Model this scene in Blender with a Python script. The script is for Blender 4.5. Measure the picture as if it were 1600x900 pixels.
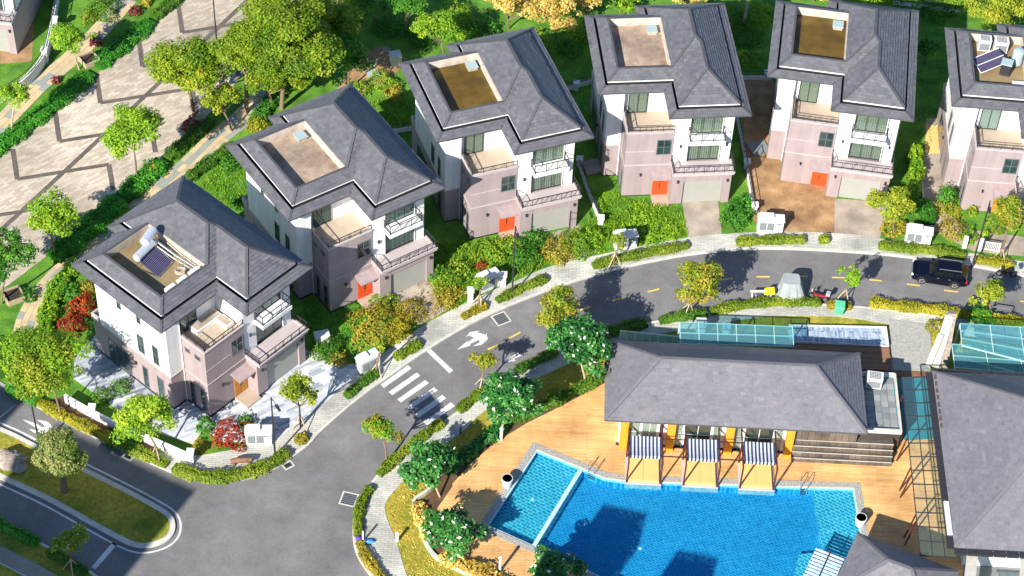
import bpy, bmesh, math, random
import numpy as np
from mathutils import Vector, Matrix
from mathutils.geometry import tessellate_polygon

for _o in list(bpy.data.objects):
    bpy.data.objects.remove(_o, do_unlink=True)
scene = bpy.context.scene
COL = scene.collection
R = math.radians

# ------------------------------------------------------------------ camera
CAM_H, PITCH, ROLL, FPX = 138.631, 0.816611, 0.052178, 3383.727
cam_d = bpy.data.cameras.new("camera")
cam = bpy.data.objects.new("camera", cam_d)
COL.objects.link(cam)
cam_d.sensor_width = 36.0
cam_d.lens = FPX / 1600 * 36
cam_d.clip_start = 1.0
cam_d.clip_end = 3000
cam.matrix_world = (Matrix.Translation((0, 0, CAM_H)) @ Matrix.Rotation(math.pi / 2 - PITCH, 4, 'X')
                    @ Matrix.Rotation(ROLL, 4, 'Z'))
scene.camera = cam
scene.render.resolution_x, scene.render.resolution_y = 1024, 576

# ------------------------------------------------------------------ light
SUN_AZ, SUN_EL = R(29), R(33)           # shadows run 29 degrees right of straight away
w = bpy.data.worlds.new("World")
scene.world = w
w.use_nodes = True
nt = w.node_tree
bg = nt.nodes["Background"]
sky = nt.nodes.new("ShaderNodeTexSky")
sky.sky_type = 'NISHITA'
sky.sun_disc = False
sky.sun_elevation = SUN_EL
sky.sun_rotation = math.pi + SUN_AZ
sky.air_density = 1.0
sky.dust_density = 0.15
sky.ozone_density = 5.0
nt.links.new(sky.outputs[0], bg.inputs[0])
bg.inputs[1].default_value = 0.095
sl = bpy.data.lights.new("sun", 'SUN')
sl.energy = 5.0
sl.angle = R(0.5)
sl.color = (1.0, 0.945, 0.86)
so = bpy.data.objects.new("sun", sl)
COL.objects.link(so)
so.location = (-60, -20, 90)
so.rotation_euler = Vector((math.sin(SUN_AZ) * math.cos(SUN_EL), math.cos(SUN_AZ) * math.cos(SUN_EL),
                            -math.sin(SUN_EL))).to_track_quat('-Z', 'Y').to_euler()
scene.view_settings.view_transform = 'Standard'
scene.view_settings.look = 'None'
scene.view_settings.gamma = 1
scene.view_settings.exposure = 0.9
scene.view_settings.use_curve_mapping = False
scene.render.engine = 'CYCLES'
scene.cycles.max_bounces = 6
scene.cycles.transparent_max_bounces = 12
scene.cycles.caustics_reflective = False
scene.cycles.caustics_refractive = False

# ------------------------------------------------------------------ survey helper: photo point -> place on a level z
_cp, _sp, _cr, _sr = math.cos(PITCH), math.sin(PITCH), math.cos(ROLL), math.sin(ROLL)
def G(px, py, z=0.0):
    u0, v0 = px - 800, py - 450
    u = _cr * u0 + _sr * v0
    v = -_sr * u0 + _cr * v0
    dx, dy, dz = u, _cp * FPX - _sp * v, -_sp * FPX - _cp * v
    t = (z - CAM_H) / dz
    return (t * dx, t * dy, z)
def GP(pts, z=0.0):
    return [G(p[0], p[1], z) for p in pts]

# ------------------------------------------------------------------ object helpers
def tag(o, label=None, cat=None, group=None, kind=None):
    if label: o["label"] = label
    if cat: o["category"] = cat
    if group: o["group"] = group
    if kind: o["kind"] = kind
    return o
def link(name, data, parent=None, mats=None):
    o = bpy.data.objects.new(name, data)
    COL.objects.link(o)
    if parent is not None: o.parent = parent
    if mats is not None and data is not None:
        for m in (mats if isinstance(mats, (list, tuple)) else [mats]):
            data.materials.append(m)
    return o
def empty(name, loc=(0, 0, 0), rz=0.0, label=None, cat=None, group=None):
    o = link(name, None)
    o.empty_display_size = 0.3
    o.location = loc
    o.rotation_euler = (0, 0, rz)
    return tag(o, label, cat, group)
def copy_tree(o, parent=None):
    c = o.copy()
    COL.objects.link(c)
    if parent is not None: c.parent = parent
    for ch in list(o.children):
        copy_tree(ch, c)
    return c

class MB:
    """collects polygons for one mesh"""
    def __init__(s):
        s.v, s.f, s.m, s.t = [], [], [], []
    def poly(s, pts, m=0, tone=0.5):
        i = len(s.v)
        s.v += [tuple(p) for p in pts]
        s.f.append(tuple(range(i, i + len(pts))))
        s.m.append(m); s.t.append(tone)
    def faces(s, vs, fs, m=0, tone=0.5):
        i = len(s.v)
        s.v += [tuple(p) for p in vs]
        for f in fs:
            s.f.append(tuple(i + k for k in f)); s.m.append(m); s.t.append(tone)
        return s
    def box(s, a, b, m=0, tone=0.5):
        x0, y0, z0 = (min(a[k], b[k]) for k in range(3))
        x1, y1, z1 = (max(a[k], b[k]) for k in range(3))
        vs = [(x0,y0,z0),(x1,y0,z0),(x1,y1,z0),(x0,y1,z0),(x0,y0,z1),(x1,y0,z1),(x1,y1,z1),(x0,y1,z1)]
        return s.faces(vs, [(3,2,1,0),(4,5,6,7),(0,1,5,4),(1,2,6,5),(2,3,7,6),(3,0,4,7)], m, tone)
    def bar(s, p, q, wd, ht=None, m=0, up=(0, 0, 1), tone=0.5):
        p, q = Vector(p), Vector(q)
        d = (q - p)
        if d.length < 1e-6: return s
        d.normalize()
        u = Vector(up)
        if abs(d.dot(u)) > 0.98: u = Vector((1, 0, 0))
        a = d.cross(u).normalized() * wd / 2
        b = a.cross(d).normalized() * (ht or wd) / 2
        vs = [p-a-b, p+a-b, p+a+b, p-a+b, q-a-b, q+a-b, q+a+b, q-a+b]
        return s.faces(vs, [(3,2,1,0),(4,5,6,7),(0,1,5,4),(1,2,6,5),(2,3,7,6),(3,0,4,7)], m, tone)
    def tube(s, pts, rads, n=8, m=0, cap=True, tone=0.5):
        pts = [Vector(p) for p in pts]
        if not isinstance(rads, (list, tuple)): rads = [rads] * len(pts)
        i0 = len(s.v)
        prev = None
        for k, p in enumerate(pts):
            d = (pts[min(k+1, len(pts)-1)] - pts[max(k-1, 0)])
            if d.length < 1e-9: d = Vector((0, 0, 1))
            d.normalize()
            a = prev if prev is not None else (Vector((1,0,0)) if abs(d.x) < .9 else Vector((0,1,0)))
            a = (a - d * a.dot(d)).normalized()
            prev = a
            b = d.cross(a)
            for j in range(n):
                t = 2 * math.pi * j / n
                s.v.append(tuple(p + (a * math.cos(t) + b * math.sin(t)) * rads[k]))
        for k in range(len(pts) - 1):
            for j in range(n):
                j2 = (j + 1) % n
                s.f.append((i0+k*n+j, i0+k*n+j2, i0+(k+1)*n+j2, i0+(k+1)*n+j)); s.m.append(m); s.t.append(tone)
        if cap:
            s.f.append(tuple(i0 + j for j in reversed(range(n)))); s.m.append(m); s.t.append(tone)
            s.f.append(tuple(i0 + (len(pts)-1)*n + j for j in range(n))); s.m.append(m); s.t.append(tone)
        return s
    def lathe(s, prof, n=20, m=0, c=(0, 0)):
        return s.tube([(c[0], c[1], z) for r, z in prof], [max(r, 1e-4) for r, z in prof], n, m)
    def sheet(s, poly, z=None, holes=(), m=0, tone=0.5):
        loops = [[Vector((p[0], p[1], p[2] if z is None else z)) for p in L] for L in [poly, *holes]]
        flat = [p for L in loops for p in L]
        i = len(s.v)
        s.v += [tuple(p) for p in flat]
        for t in tessellate_polygon([[Vector((p.x, p.y, 0)) for p in L] for L in loops]):
            a, b, c = (flat[k] for k in t)
            if (b.x-a.x)*(c.y-a.y) - (b.y-a.y)*(c.x-a.x) < 0: t = (t[0], t[2], t[1])
            s.f.append(tuple(i + k for k in t)); s.m.append(m); s.t.append(tone)
        return s
    def prism(s, poly, z0, z1, m=0, holes=(), ms=None, bottom=False):
        if area(poly) < 0: poly = poly[::-1]
        s.sheet(poly, z1, holes, m)
        for L in [poly] + [h if area(h) < 0 else h[::-1] for h in holes]:
            n = len(L)
            for k in range(n):
                a, b = L[k], L[(k+1) % n]
                s.poly([(a[0],a[1],z0),(b[0],b[1],z0),(b[0],b[1],z1),(a[0],a[1],z1)], m if ms is None else ms)
        if bottom:
            s.sheet(poly, z0, holes, m)
        return s
    def mesh(s, name, mats, smooth=False, tones=False):
        me = bpy.data.meshes.new(name)
        me.from_pydata(s.v, [], s.f)
        for m in (mats if isinstance(mats, (list, tuple)) else [mats]): me.materials.append(m)
        me.polygons.foreach_set("material_index", s.m)
        if smooth: me.polygons.foreach_set("use_smooth", [True] * len(s.f))
        if tones:
            at = me.attributes.new("tone", 'FLOAT', 'FACE')
            at.data.foreach_set("value", s.t)
        me.update()
        return me
    def build(s, name, mats, parent=None, smooth=False, tones=False):
        return link(name, s.mesh(name, mats, smooth, tones), parent)

def area(P):
    return sum(P[i][0]*P[(i+1) % len(P)][1] - P[(i+1) % len(P)][0]*P[i][1] for i in range(len(P))) / 2
def clip(poly, n, d):
    """keep the part of a convex 2-D polygon where n.p <= d"""
    out = []
    for i in range(len(poly)):
        a, b = poly[i], poly[(i+1) % len(poly)]
        da, db = n[0]*a[0]+n[1]*a[1]-d, n[0]*b[0]+n[1]*b[1]-d
        if da <= 0: out.append(a)
        if (da < 0 < db) or (db < 0 < da):
            t = da / (da - db)
            out.append((a[0]+(b[0]-a[0])*t, a[1]+(b[1]-a[1])*t))
    return out
def offset_line(P, d):
    """shift an open polyline sideways (left positive)"""
    out = []
    for i in range(len(P)):
        a, b = Vector(P[max(i-1, 0)][:2]), Vector(P[min(i+1, len(P)-1)][:2])
        t = (b - a).normalized()
        out.append((P[i][0] - t.y*d, P[i][1] + t.x*d))
    return out
def smooth_line(P, k=4):
    """Catmull-Rom through the points"""
    P = [Vector(p[:2]) for p in P]
    out = []
    for i in range(len(P)-1):
        p0, p1, p2, p3 = P[max(i-1, 0)], P[i], P[i+1], P[min(i+2, len(P)-1)]
        for j in range(k):
            t = j / k
            out.append(tuple(0.5*((2*p1)+(p2-p0)*t+(2*p0-5*p1+4*p2-p3)*t*t+(3*p1-p0-3*p2+p3)*t**3)))
    out.append(tuple(P[-1]))
    return out
def inside(p, P):
    c = False
    j = len(P) - 1
    for i in range(len(P)):
        if (P[i][1] > p[1]) != (P[j][1] > p[1]) and p[0] < (P[j][0]-P[i][0])*(p[1]-P[i][1])/(P[j][1]-P[i][1])+P[i][0]:
            c = not c
        j = i
    return c

# ------------------------------------------------------------------ materials
def lin(c):
    return tuple(((x/255)/12.92 if x/255 <= .04045 else ((x/255+.055)/1.055)**2.4) for x in c)
def _base(name):
    m = bpy.data.materials.new(name)
    m.use_nodes = True
    m.use_transparent_shadow = True
    return m, m.node_tree, m.node_tree.nodes["Principled BSDF"]
def mat(name, col, rough=0.7, var=0.12, scale=3.0, bump=0.0, metal=0.0, spec=0.4, bscale=None, fine=0.0, tone=None, col2=None, coords='Object', streak=0.0, stain=0.0):
    """plain procedural surface: two octaves of noise shade a base colour; tone = extra colour for the per-piece tone"""
    m, t, b = _base(name)
    N, L = t.nodes, t.links
    tc = N.new("ShaderNodeTexCoord")
    nz = N.new("ShaderNodeTexNoise"); nz.inputs["Scale"].default_value = scale; nz.inputs["Detail"].default_value = 6
    L.new(tc.outputs[coords], nz.inputs["Vector"])
    rmp = N.new("ShaderNodeValToRGB")
    lo = tuple(max(0, c*(1-var)) for c in col); hi = tuple(min(1, c*(1+var)) for c in col)
    if col2 is not None: hi = tuple(col2)
    rmp.color_ramp.elements[0].position = .3; rmp.color_ramp.elements[1].position = .7
    rmp.color_ramp.elements[0].color = (*lo, 1); rmp.color_ramp.elements[1].color = (*hi, 1)
    L.new(nz.outputs[0], rmp.inputs[0])
    out = rmp.outputs[0]
    if tone is not None:
        at = N.new("ShaderNodeAttribute"); at.attribute_name = "tone"
        mx = N.new("ShaderNodeMixRGB"); mx.blend_type = 'MIX'
        mx.inputs[2].default_value = (*tone, 1)
        L.new(at.outputs["Fac"], mx.inputs[0]); L.new(out, mx.inputs[1])
        out = mx.outputs[0]
    if fine > 0:
        n2 = N.new("ShaderNodeTexNoise"); n2.inputs["Scale"].default_value = scale*14; n2.inputs["Detail"].default_value = 3
        L.new(tc.outputs[coords], n2.inputs["Vector"])
        hs = N.new("ShaderNodeMapRange"); hs.inputs[1].default_value = .3; hs.inputs[2].default_value = .7
        hs.inputs[3].default_value = 1-fine; hs.inputs[4].default_value = 1+fine
        L.new(n2.outputs[0], hs.inputs[0])
        mu = N.new("ShaderNodeMixRGB"); mu.blend_type = 'MULTIPLY'; mu.inputs[0].default_value = 1
        L.new(out, mu.inputs[1]); L.new(hs.outputs[0], mu.inputs[2])
        out = mu.outputs[0]
    for amt, sc, st in ((streak, 1.0, (2.2,2.2,.12)), (stain, 1.0, (.13,.13,.13)), (stain*.7, 1.0, (.9,.9,.9))):
        if amt > 0:
            mp = N.new("ShaderNodeMapping"); mp.inputs["Scale"].default_value = st
            L.new(tc.outputs[coords], mp.inputs[0])
            n3 = N.new("ShaderNodeTexNoise"); n3.inputs["Scale"].default_value = sc; n3.inputs["Detail"].default_value = 7; n3.inputs["Roughness"].default_value = .65
            L.new(mp.outputs[0], n3.inputs["Vector"])
            h3 = N.new("ShaderNodeMapRange"); h3.inputs[1].default_value = .42; h3.inputs[2].default_value = .66; h3.inputs[3].default_value = 1.0; h3.inputs[4].default_value = 1-amt
            L.new(n3.outputs[0], h3.inputs[0])
            m3 = N.new("ShaderNodeMixRGB"); m3.blend_type = 'MULTIPLY'; m3.inputs[0].default_value = 1
            L.new(out, m3.inputs[1]); L.new(h3.outputs[0], m3.inputs[2])
            out = m3.outputs[0]
    L.new(out, b.inputs["Base Color"])
    b.inputs["Roughness"].default_value = rough
    b.inputs["Metallic"].default_value = metal
    b.inputs["Specular IOR Level"].default_value = spec
    if bump > 0:
        bn = N.new("ShaderNodeTexNoise"); bn.inputs["Scale"].default_value = bscale or scale*6; bn.inputs["Detail"].default_value = 4
        L.new(tc.outputs[coords], bn.inputs["Vector"])
        bp = N.new("ShaderNodeBump"); bp.inputs["Strength"].default_value = bump; bp.inputs["Distance"].default_value = .05
        L.new(bn.outputs[0], bp.inputs["Height"]); L.new(bp.outputs[0], b.inputs["Normal"])
    return m
def pave(name, c1, c2, mortar, bw, bh, ang=0.0, rough=.75, msize=.02, noise=.25, bump=.3, offset=.5, big=.25):
    """paving of small pieces, bond pattern in plan"""
    m, t, b = _base(name)
    N, L = t.nodes, t.links
    tc = N.new("ShaderNodeTexCoord")
    mp = N.new("ShaderNodeMapping"); mp.inputs["Rotation"].default_value = (0, 0, ang)
    L.new(tc.outputs["Object"], mp.inputs[0])
    bk = N.new("ShaderNodeTexBrick"); bk.offset = offset
    bk.inputs["Color1"].default_value = (*c1, 1); bk.inputs["Color2"].default_value = (*c2, 1); bk.inputs["Mortar"].default_value = (*mortar, 1)
    bk.inputs["Scale"].default_value = 1; bk.inputs["Mortar Size"].default_value = msize
    bk.inputs["Brick Width"].default_value = bw; bk.inputs["Row Height"].default_value = bh; bk.inputs["Bias"].default_value = 0
    L.new(mp.outputs[0], bk.inputs["Vector"])
    nz = N.new("ShaderNodeTexNoise"); nz.inputs["Scale"].default_value = big; nz.inputs["Detail"].default_value = 8; nz.inputs["Roughness"].default_value = .65
    L.new(tc.outputs["Object"], nz.inputs["Vector"])
    mr = N.new("ShaderNodeMapRange"); mr.inputs[1].default_value = .3; mr.inputs[2].default_value = .7
    mr.inputs[3].default_value = 1-noise; mr.inputs[4].default_value = 1+noise
    L.new(nz.outputs[0], mr.inputs[0])
    mu = N.new("ShaderNodeMixRGB"); mu.blend_type = 'MULTIPLY'; mu.inputs[0].default_value = 1
    L.new(bk.outputs[0], mu.inputs[1]); L.new(mr.outputs[0], mu.inputs[2])
    L.new(mu.outputs[0], b.inputs["Base Color"])
    b.inputs["Roughness"].default_value = rough
    bp = N.new("ShaderNodeBump"); bp.inputs["Strength"].default_value = bump; bp.inputs["Distance"].default_value = .02; bp.invert = True
    L.new(bk.outputs["Fac"], bp.inputs["Height"]); L.new(bp.outputs[0], b.inputs["Normal"])
    return m
def leafmat(name, dark, mid, light, transl=.35, rough=.55):
    """leaves: colour by the leaf's own tone and the plant"""
    m, t, b = _base(name)
    N, L = t.nodes, t.links
    at = N.new("ShaderNodeAttribute"); at.attribute_name = "tone"
    oi = N.new("ShaderNodeObjectInfo")
    ad = N.new("ShaderNodeMath"); ad.operation = 'MULTIPLY_ADD'; ad.inputs[1].default_value = .22; ad.inputs[2].default_value = -.11
    L.new(oi.outputs["Random"], ad.inputs[0])
    sm = N.new("ShaderNodeMath"); sm.operation = 'ADD'
    L.new(at.outputs["Fac"], sm.inputs[0]); L.new(ad.outputs[0], sm.inputs[1])
    r = N.new("ShaderNodeValToRGB")
    e = r.color_ramp.elements
    e[0].position = 0; e[0].color = (*dark, 1); e[1].position = 1; e[1].color = (*light, 1)
    k = e.new(.5); k.color = (*mid, 1)
    L.new(sm.outputs[0], r.inputs[0])
    L.new(r.outputs[0], b.inputs["Base Color"])
    b.inputs["Roughness"].default_value = rough
    b.inputs["Specular IOR Level"].default_value = .3
    tr = N.new("ShaderNodeBsdfTranslucent")
    L.new(r.outputs[0], tr.inputs[0])
    mx = N.new("ShaderNodeMixShader"); mx.inputs[0].default_value = transl
    L.new(b.outputs[0], mx.inputs[1]); L.new(tr.outputs[0], mx.inputs[2])
    L.new(mx.outputs[0], N["Material Output"].inputs[0])
    return m
def glassmat(name, tint, opac=.35, refl=(.9, .95, 1), base=(.1, .3, .32), f0=.12):
    """thin glass: lets light through, tinted, with a sky reflection"""
    m, t, b = _base(name)
    N, L = t.nodes, t.links
    tr = N.new("ShaderNodeBsdfTransparent"); tr.inputs[0].default_value = (*tint, 1)
    df = N.new("ShaderNodeBsdfDiffuse"); df.inputs[0].default_value = (*base, 1)
    gl = N.new("ShaderNodeBsdfGlossy"); gl.inputs[0].default_value = (*refl, 1); gl.inputs[1].default_value = .04
    m1 = N.new("ShaderNodeMixShader"); m1.inputs[0].default_value = opac
    L.new(tr.outputs[0], m1.inputs[1]); L.new(df.outputs[0], m1.inputs[2])
    fr = N.new("ShaderNodeLayerWeight"); fr.inputs[0].default_value = .5      # facing term: the same from both sides
    pw = N.new("ShaderNodeMath"); pw.operation = 'POWER'; pw.inputs[1].default_value = 4
    L.new(fr.outputs["Facing"], pw.inputs[0])
    ad = N.new("ShaderNodeMath"); ad.operation = 'ADD'; ad.inputs[1].default_value = f0; ad.use_clamp = True
    L.new(pw.outputs[0], ad.inputs[0])
    m2 = N.new("ShaderNodeMixShader")
    L.new(ad.outputs[0], m2.inputs[0]); L.new(m1.outputs[0], m2.inputs[1]); L.new(gl.outputs[0], m2.inputs[2])
    L.new(m2.outputs[0], N["Material Output"].inputs[0])
    return m

M = {}
M['asphalt'] = mat('asphalt', (.196,.19,.187), .85, .12, .35, .2, fine=.10, bscale=30, stain=.22)
M['kerb'] = mat('kerb', (.55,.525,.465), .8, .15, 1.5, .15)
M['paint'] = mat('road_paint', (.74,.74,.72), .7, .08, 2, fine=.10, stain=.25)
M['yellow_paint'] = mat('yellow_paint', (.75,.5,.08), .7, .1, 2)
M['grass'] = mat('grass_ground', (.055,.11,.012), .95, .35, .5, .4, fine=.3, col2=(.14,.17,.022))
M['lawn'] = mat('lawn', (.06,.19,.012), .95, .3, .6, .4, fine=.35, col2=(.13,.29,.022))
M['olive_lawn'] = mat('olive_lawn', (.13,.23,.014), .95, .3, .28, .4, fine=.3, col2=(.46,.34,.045))
M['soil'] = mat('soil', (.34,.19,.085), .95, .25, .6, .5, fine=.25, col2=(.52,.32,.155), stain=.3)
M['mulch'] = mat('mulch', (.11,.06,.03), .95, .3, 1.2, .5, fine=.3)
M['concrete'] = mat('concrete', (.33,.27,.21), .85, .25, .6, .2, fine=.14, col2=(.46,.39,.31))
M['stone_slab'] = mat('stone_slab', (.55,.42,.24), .8, .15, .8, .15, tone=(.26,.30,.27), fine=.08)
M['paving'] = pave('sidewalk_paving', (.55,.52,.44), (.41,.415,.375), (.30,.29,.26), .62, .21, 0, noise=.36)
M['plaza'] = pave('plaza_paving', (.54,.47,.375), (.375,.30,.215), (.35,.295,.225), .8, .28, R(-43), noise=.38, big=.09)
M['chevron'] = pave('plaza_band', (.11,.092,.075), (.15,.125,.10), (.08,.065,.055), .5, .25, R(-10), noise=.25)
M['brickpave'] = pave('brick_paving', (.40,.33,.25), (.30,.27,.23), (.2,.18,.15), .3, .15, R(-25), noise=.2)
M['deck'] = pave('pool_deck', (.76,.46,.19), (.64,.35,.125), (.36,.18,.065), 3.4, .15, 0, rough=.6, msize=.010, noise=.34, bump=.5, big=.3, offset=.37)
M['wood'] = mat('brown_wood', (.22,.105,.055), .6, .25, 2.5, .2, tone=(.30,.16,.09))
M['plank_tile'] = mat('plank_tile', (.58,.61,.64), .6, .12, 2, .1, tone=(.10,.125,.16), fine=.08)
M['white'] = mat('white_render', (.78,.77,.755), .85, .04, .8, .05, streak=.14)
M['pink'] = mat('pink_render', (.355,.28,.277), .85, .05, .7, .05, fine=.03, streak=.16)
M['trim'] = mat('pale_trim', (.45,.39,.38), .8, .05, 1.2)
M['shingle'] = mat('grey_shingle', (.10,.10,.111), .55, .12, .5, .15, tone=(.168,.166,.178), fine=.14, spec=.5, stain=.16)
M['club_shingle'] = mat('club_shingle', (.148,.142,.156), .5, .10, .35, .15, tone=(.205,.197,.211), fine=.1, spec=.5, stain=.12)
M['ridge'] = mat('ridge_cap', (.075,.073,.08), .6, .15, 2, spec=.5)
M['dark'] = mat('gap_shade_and_plinth', (.02,.02,.023), .8, .1, 2)  # near-black: shade inside the eave gap put into colour; plinths share it
M['metal_dark'] = mat('dark_metal', (.045,.045,.05), .45, .1, 3, metal=.3)
M['metal_grey'] = mat('grey_metal', (.22,.23,.24), .4, .1, 3, metal=.4)
M['steel'] = mat('steel', (.62,.64,.66), .25, .05, 3, metal=.9)
M['pane'] = glassmat('window_glass', (.88,.94,.91), .16, base=(.02,.06,.06), f0=.05)
M['pane_dark'] = mat('dark_glass', (.018,.04,.042), .06, .1, 1, spec=.9)
M['curtain'] = mat('beige_curtain', (.46,.45,.36), .9, .05, 6, tone=(.40,.39,.31))
M['teal_blind'] = mat('teal_blind', (.05,.16,.15), .8, .1, 3, tone=(.08,.2,.18))
M['white_blind'] = mat('white_blind', (.66,.68,.66), .8, .05, 3, tone=(.6,.62,.6))
M['orange_door'] = mat('orange_door', (.62,.075,.014), .5, .12, 1.5, fine=.05)
M['wood_door'] = mat('wooden_door', (.52,.22,.04), .5, .15, 1.5)
M['garage'] = mat('garage_door', (.34,.335,.30), .55, .04, 1)
M['beige_tile'] = mat('beige_tile', (.42,.34,.26), .7, .08, 1.5)
M['terrace_sand'] = mat('terrace_sand', (.44,.31,.21), .9, .25, .55, .1, col2=(.60,.46,.35), fine=.12, stain=.42)
M['terrace_moss'] = mat('terrace_moss', (.13,.075,.008), .35, .3, .6, .1, col2=(.20,.12,.018), fine=.08, stain=.3)
M['terrace_tan'] = mat('terrace_tan', (.24,.17,.08), .7, .2, .6, .1, col2=(.31,.23,.12))
M['cream_wall'] = mat('cream_parapet', (.52,.45,.37), .9, .2, 1.5, fine=.1)
M['tank'] = mat('tank_steel', (.75,.77,.78), .3, .05, 3, metal=.5)
M['solar'] = pave('solar_tubes', (.018,.014,.05), (.028,.02,.075), (.16,.15,.2), 3, .12, 0, rough=.25, msize=.02, noise=.05, bump=.3)
M['hatch'] = mat('hatch_lid', (.34,.43,.43), .5, .05, 2)
M['bark'] = mat('bark', (.20,.14,.09), .9, .25, 6, .4)
M['pale_bark'] = mat('pale_bark', (.42,.33,.22), .9, .2, 6, .3)
M['stake'] = mat('stake_wood', (.55,.45,.30), .8, .15, 4)
M['rock'] = mat('rock', (.30,.25,.21), .9, .35, 2.5, .6, fine=.2)
M['stone_tier'] = pave('stone_cladding', (.15,.115,.085), (.085,.07,.058), (.05,.042,.036), .55, .12, 0, noise=.45, bump=.8, big=.6)
M['pebble'] = mat('pebble_paving', (.36,.35,.31), .85, .2, 5, .5, fine=.3)
M['mosaic'] = mat('mosaic_coping', (.34,.33,.30), .6, .55, 9, .3, fine=.35)
M['pool_white'] = mat('pool_tile_white', (.42,.60,.64), .4, .1, 6, fine=.15)
M['orange'] = mat('orange_render', (.78,.30,.02), .7, .06, 2)
M['cushion'] = mat('cushion', (.78,.48,.17), .8, .05, 2)
M['cabana_post'] = mat('cabana_post', (.075,.018,.014), .5, .15, 3)
M['beam'] = mat('pale_beam', (.44,.42,.36), .7, .1, 3, fine=.08)
M['navy'] = mat('navy_car_paint', (.002,.003,.011), .15, .05, 1, spec=.45)
M['car_glass'] = mat('car_glass', (.006,.010,.011), .08, .05, 1, spec=.3)
M['tyre'] = mat('tyre', (.018,.018,.018), .85, .1, 6)
M['alloy'] = mat('alloy', (.6,.61,.62), .25, .05, 3, metal=.8)
M['red_light'] = mat('tail_light', (.35,.01,.01), .25, .05, 3)
M['lamp_white'] = mat('lamp_head_white', (.75,.76,.76), .3, .03, 3)
M['black'] = mat('black_plastic', (.016,.016,.018), .45, .1, 3)
M['red_paint'] = mat('red_plastic', (.30,.02,.04), .35, .1, 3)
M['tarp'] = mat('tarpaulin', (.31,.35,.345), .6, .1, 1.2, .25, bscale=5)
M['bin_green'] = mat('bin_green', (.10,.48,.27), .45, .06, 2)
M['yellow'] = mat('yellow_plastic', (.80,.58,.02), .5, .05, 2)
M['blue_bag'] = mat('blue_plastic', (.05,.28,.72), .5, .1, 4)
M['purple_bag'] = mat('purple_plastic', (.12,.06,.35), .5, .1, 4)
M['ac_white'] = mat('ac_casing', (.62,.63,.615), .5, .03, 3)
M['glass_roof'] = glassmat('glass_roof', (.68,.92,.95), .2, base=(.24,.55,.62), f0=.05)
M['glass_clear'] = glassmat('glass_clear', (.92,.97,.96), .07, base=(.25,.42,.40), f0=.02)
M['glass_fence'] = glassmat('glass_fence', (.7,.92,.95), .5, base=(.32,.62,.70), f0=.05)
M['glass_frame'] = mat('glass_frame', (.42,.66,.62), .5, .05, 3)
M['slate_blue'] = mat('slate_strip', (.45,.53,.60), .5, .15, 2, .1, tone=(.10,.19,.30), fine=.08)
M['grey_tile'] = mat('grey_roof_tile', (.19,.20,.20), .6, .2, 2, .1, tone=(.30,.31,.31), fine=.12)
M['teal_floor'] = mat('teal_floor', (.02,.20,.27), .3, .15, .5)
M['louvre'] = mat('louvre', (.21,.23,.235), .5, .05, 3)
M['stripe_navy'] = mat('navy_canvas', (.02,.035,.085), .8, .1, 3)
M['stripe_white'] = mat('white_canvas', (.52,.56,.60), .8, .05, 3)
M['pot_soil'] = mat('pot_soil', (.04,.03,.02), .95, .2, 6)
M['flower'] = mat('white_petals', (.80,.78,.62), .8, .1, 8)

# foliage kinds: leaf material, leaf length
LEAF = {
 'street': (leafmat('leaf_street', (0.0784,0.157,0.00896), (0.235,0.336,0.0202), (0.582,0.56,0.056)), 0.23),
 'fresh': (leafmat('leaf_fresh', (0.0784,0.213,0.0112), (0.213,0.414,0.0202), (0.493,0.616,0.0448)), 0.24),
 'big': (leafmat('leaf_big', (0.0672,0.157,0.00896), (0.202,0.336,0.0146), (0.515,0.526,0.0336)), 0.25),
 'green': (leafmat('leaf_green', (0.0224,0.112,0.0112), (0.0616,0.246,0.0202), (0.19,0.426,0.0448)), 0.25),
 'frangi': (leafmat('leaf_frangipani', (0.0134,0.084,0.0179), (0.0381,0.185,0.0314), (0.123,0.358,0.0672), .2, .4), 0.34),
 'autumn': (leafmat('leaf_autumn', (0.403,0.291,0.056), (0.672,0.504,0.123), (0.82,0.739,0.291)), 0.28),
 'hedge': (leafmat('leaf_hedge', (0.0784,0.157,0.0112), (0.224,0.325,0.0224), (0.515,0.515,0.056)), 0.17),
 'darkhedge': (leafmat('leaf_dark_hedge', (0.0392,0.123,0.0134), (0.101,0.246,0.0224), (0.246,0.381,0.0448)), 0.17),
 'grasshedge': (leafmat('leaf_grass_hedge', (0.0336,0.168,0.0134), (0.0672,0.336,0.0224), (0.179,0.515,0.056)), 0.22),
 'gold': (leafmat('leaf_gold', (0.179,0.19,0.0134), (0.414,0.392,0.0246), (0.65,0.549,0.056)), 0.17),
 'red': (leafmat('leaf_red', (0.156,0.0208,0.0116), (0.417,0.0435,0.0175), (0.694,0.174,0.0437)), .22),
 'rust': (leafmat('leaf_rust', (0.168,0.168,0.0157), (0.403,0.336,0.0336), (0.672,0.515,0.0784)), 0.19),
 'weed': (leafmat('leaf_weed', (0.084,0.213,0.0134), (0.224,0.392,0.0246), (0.515,0.582,0.056)), 0.22),
 'burgundy': (leafmat('leaf_burgundy', (0.0868,0.0208,0.0233), (0.208,0.0347,0.0437), (0.435,0.104,0.0728)), .3),
 'round': (leafmat('leaf_round', (.05,.12,.014), (.14,.24,.03), (.46,.44,.16)), .2),
 'dry': (leafmat('leaf_dry_grass', (0.382,0.26,0.0437), (0.729,0.521,0.116), (0.82,0.815,0.262)), .34),
}
# ================================================================== the setting
def struct(name, mb, mats, **k):
    o = mb.build(name, mats, **k)
    o["kind"] = "structure"
    return o

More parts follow.
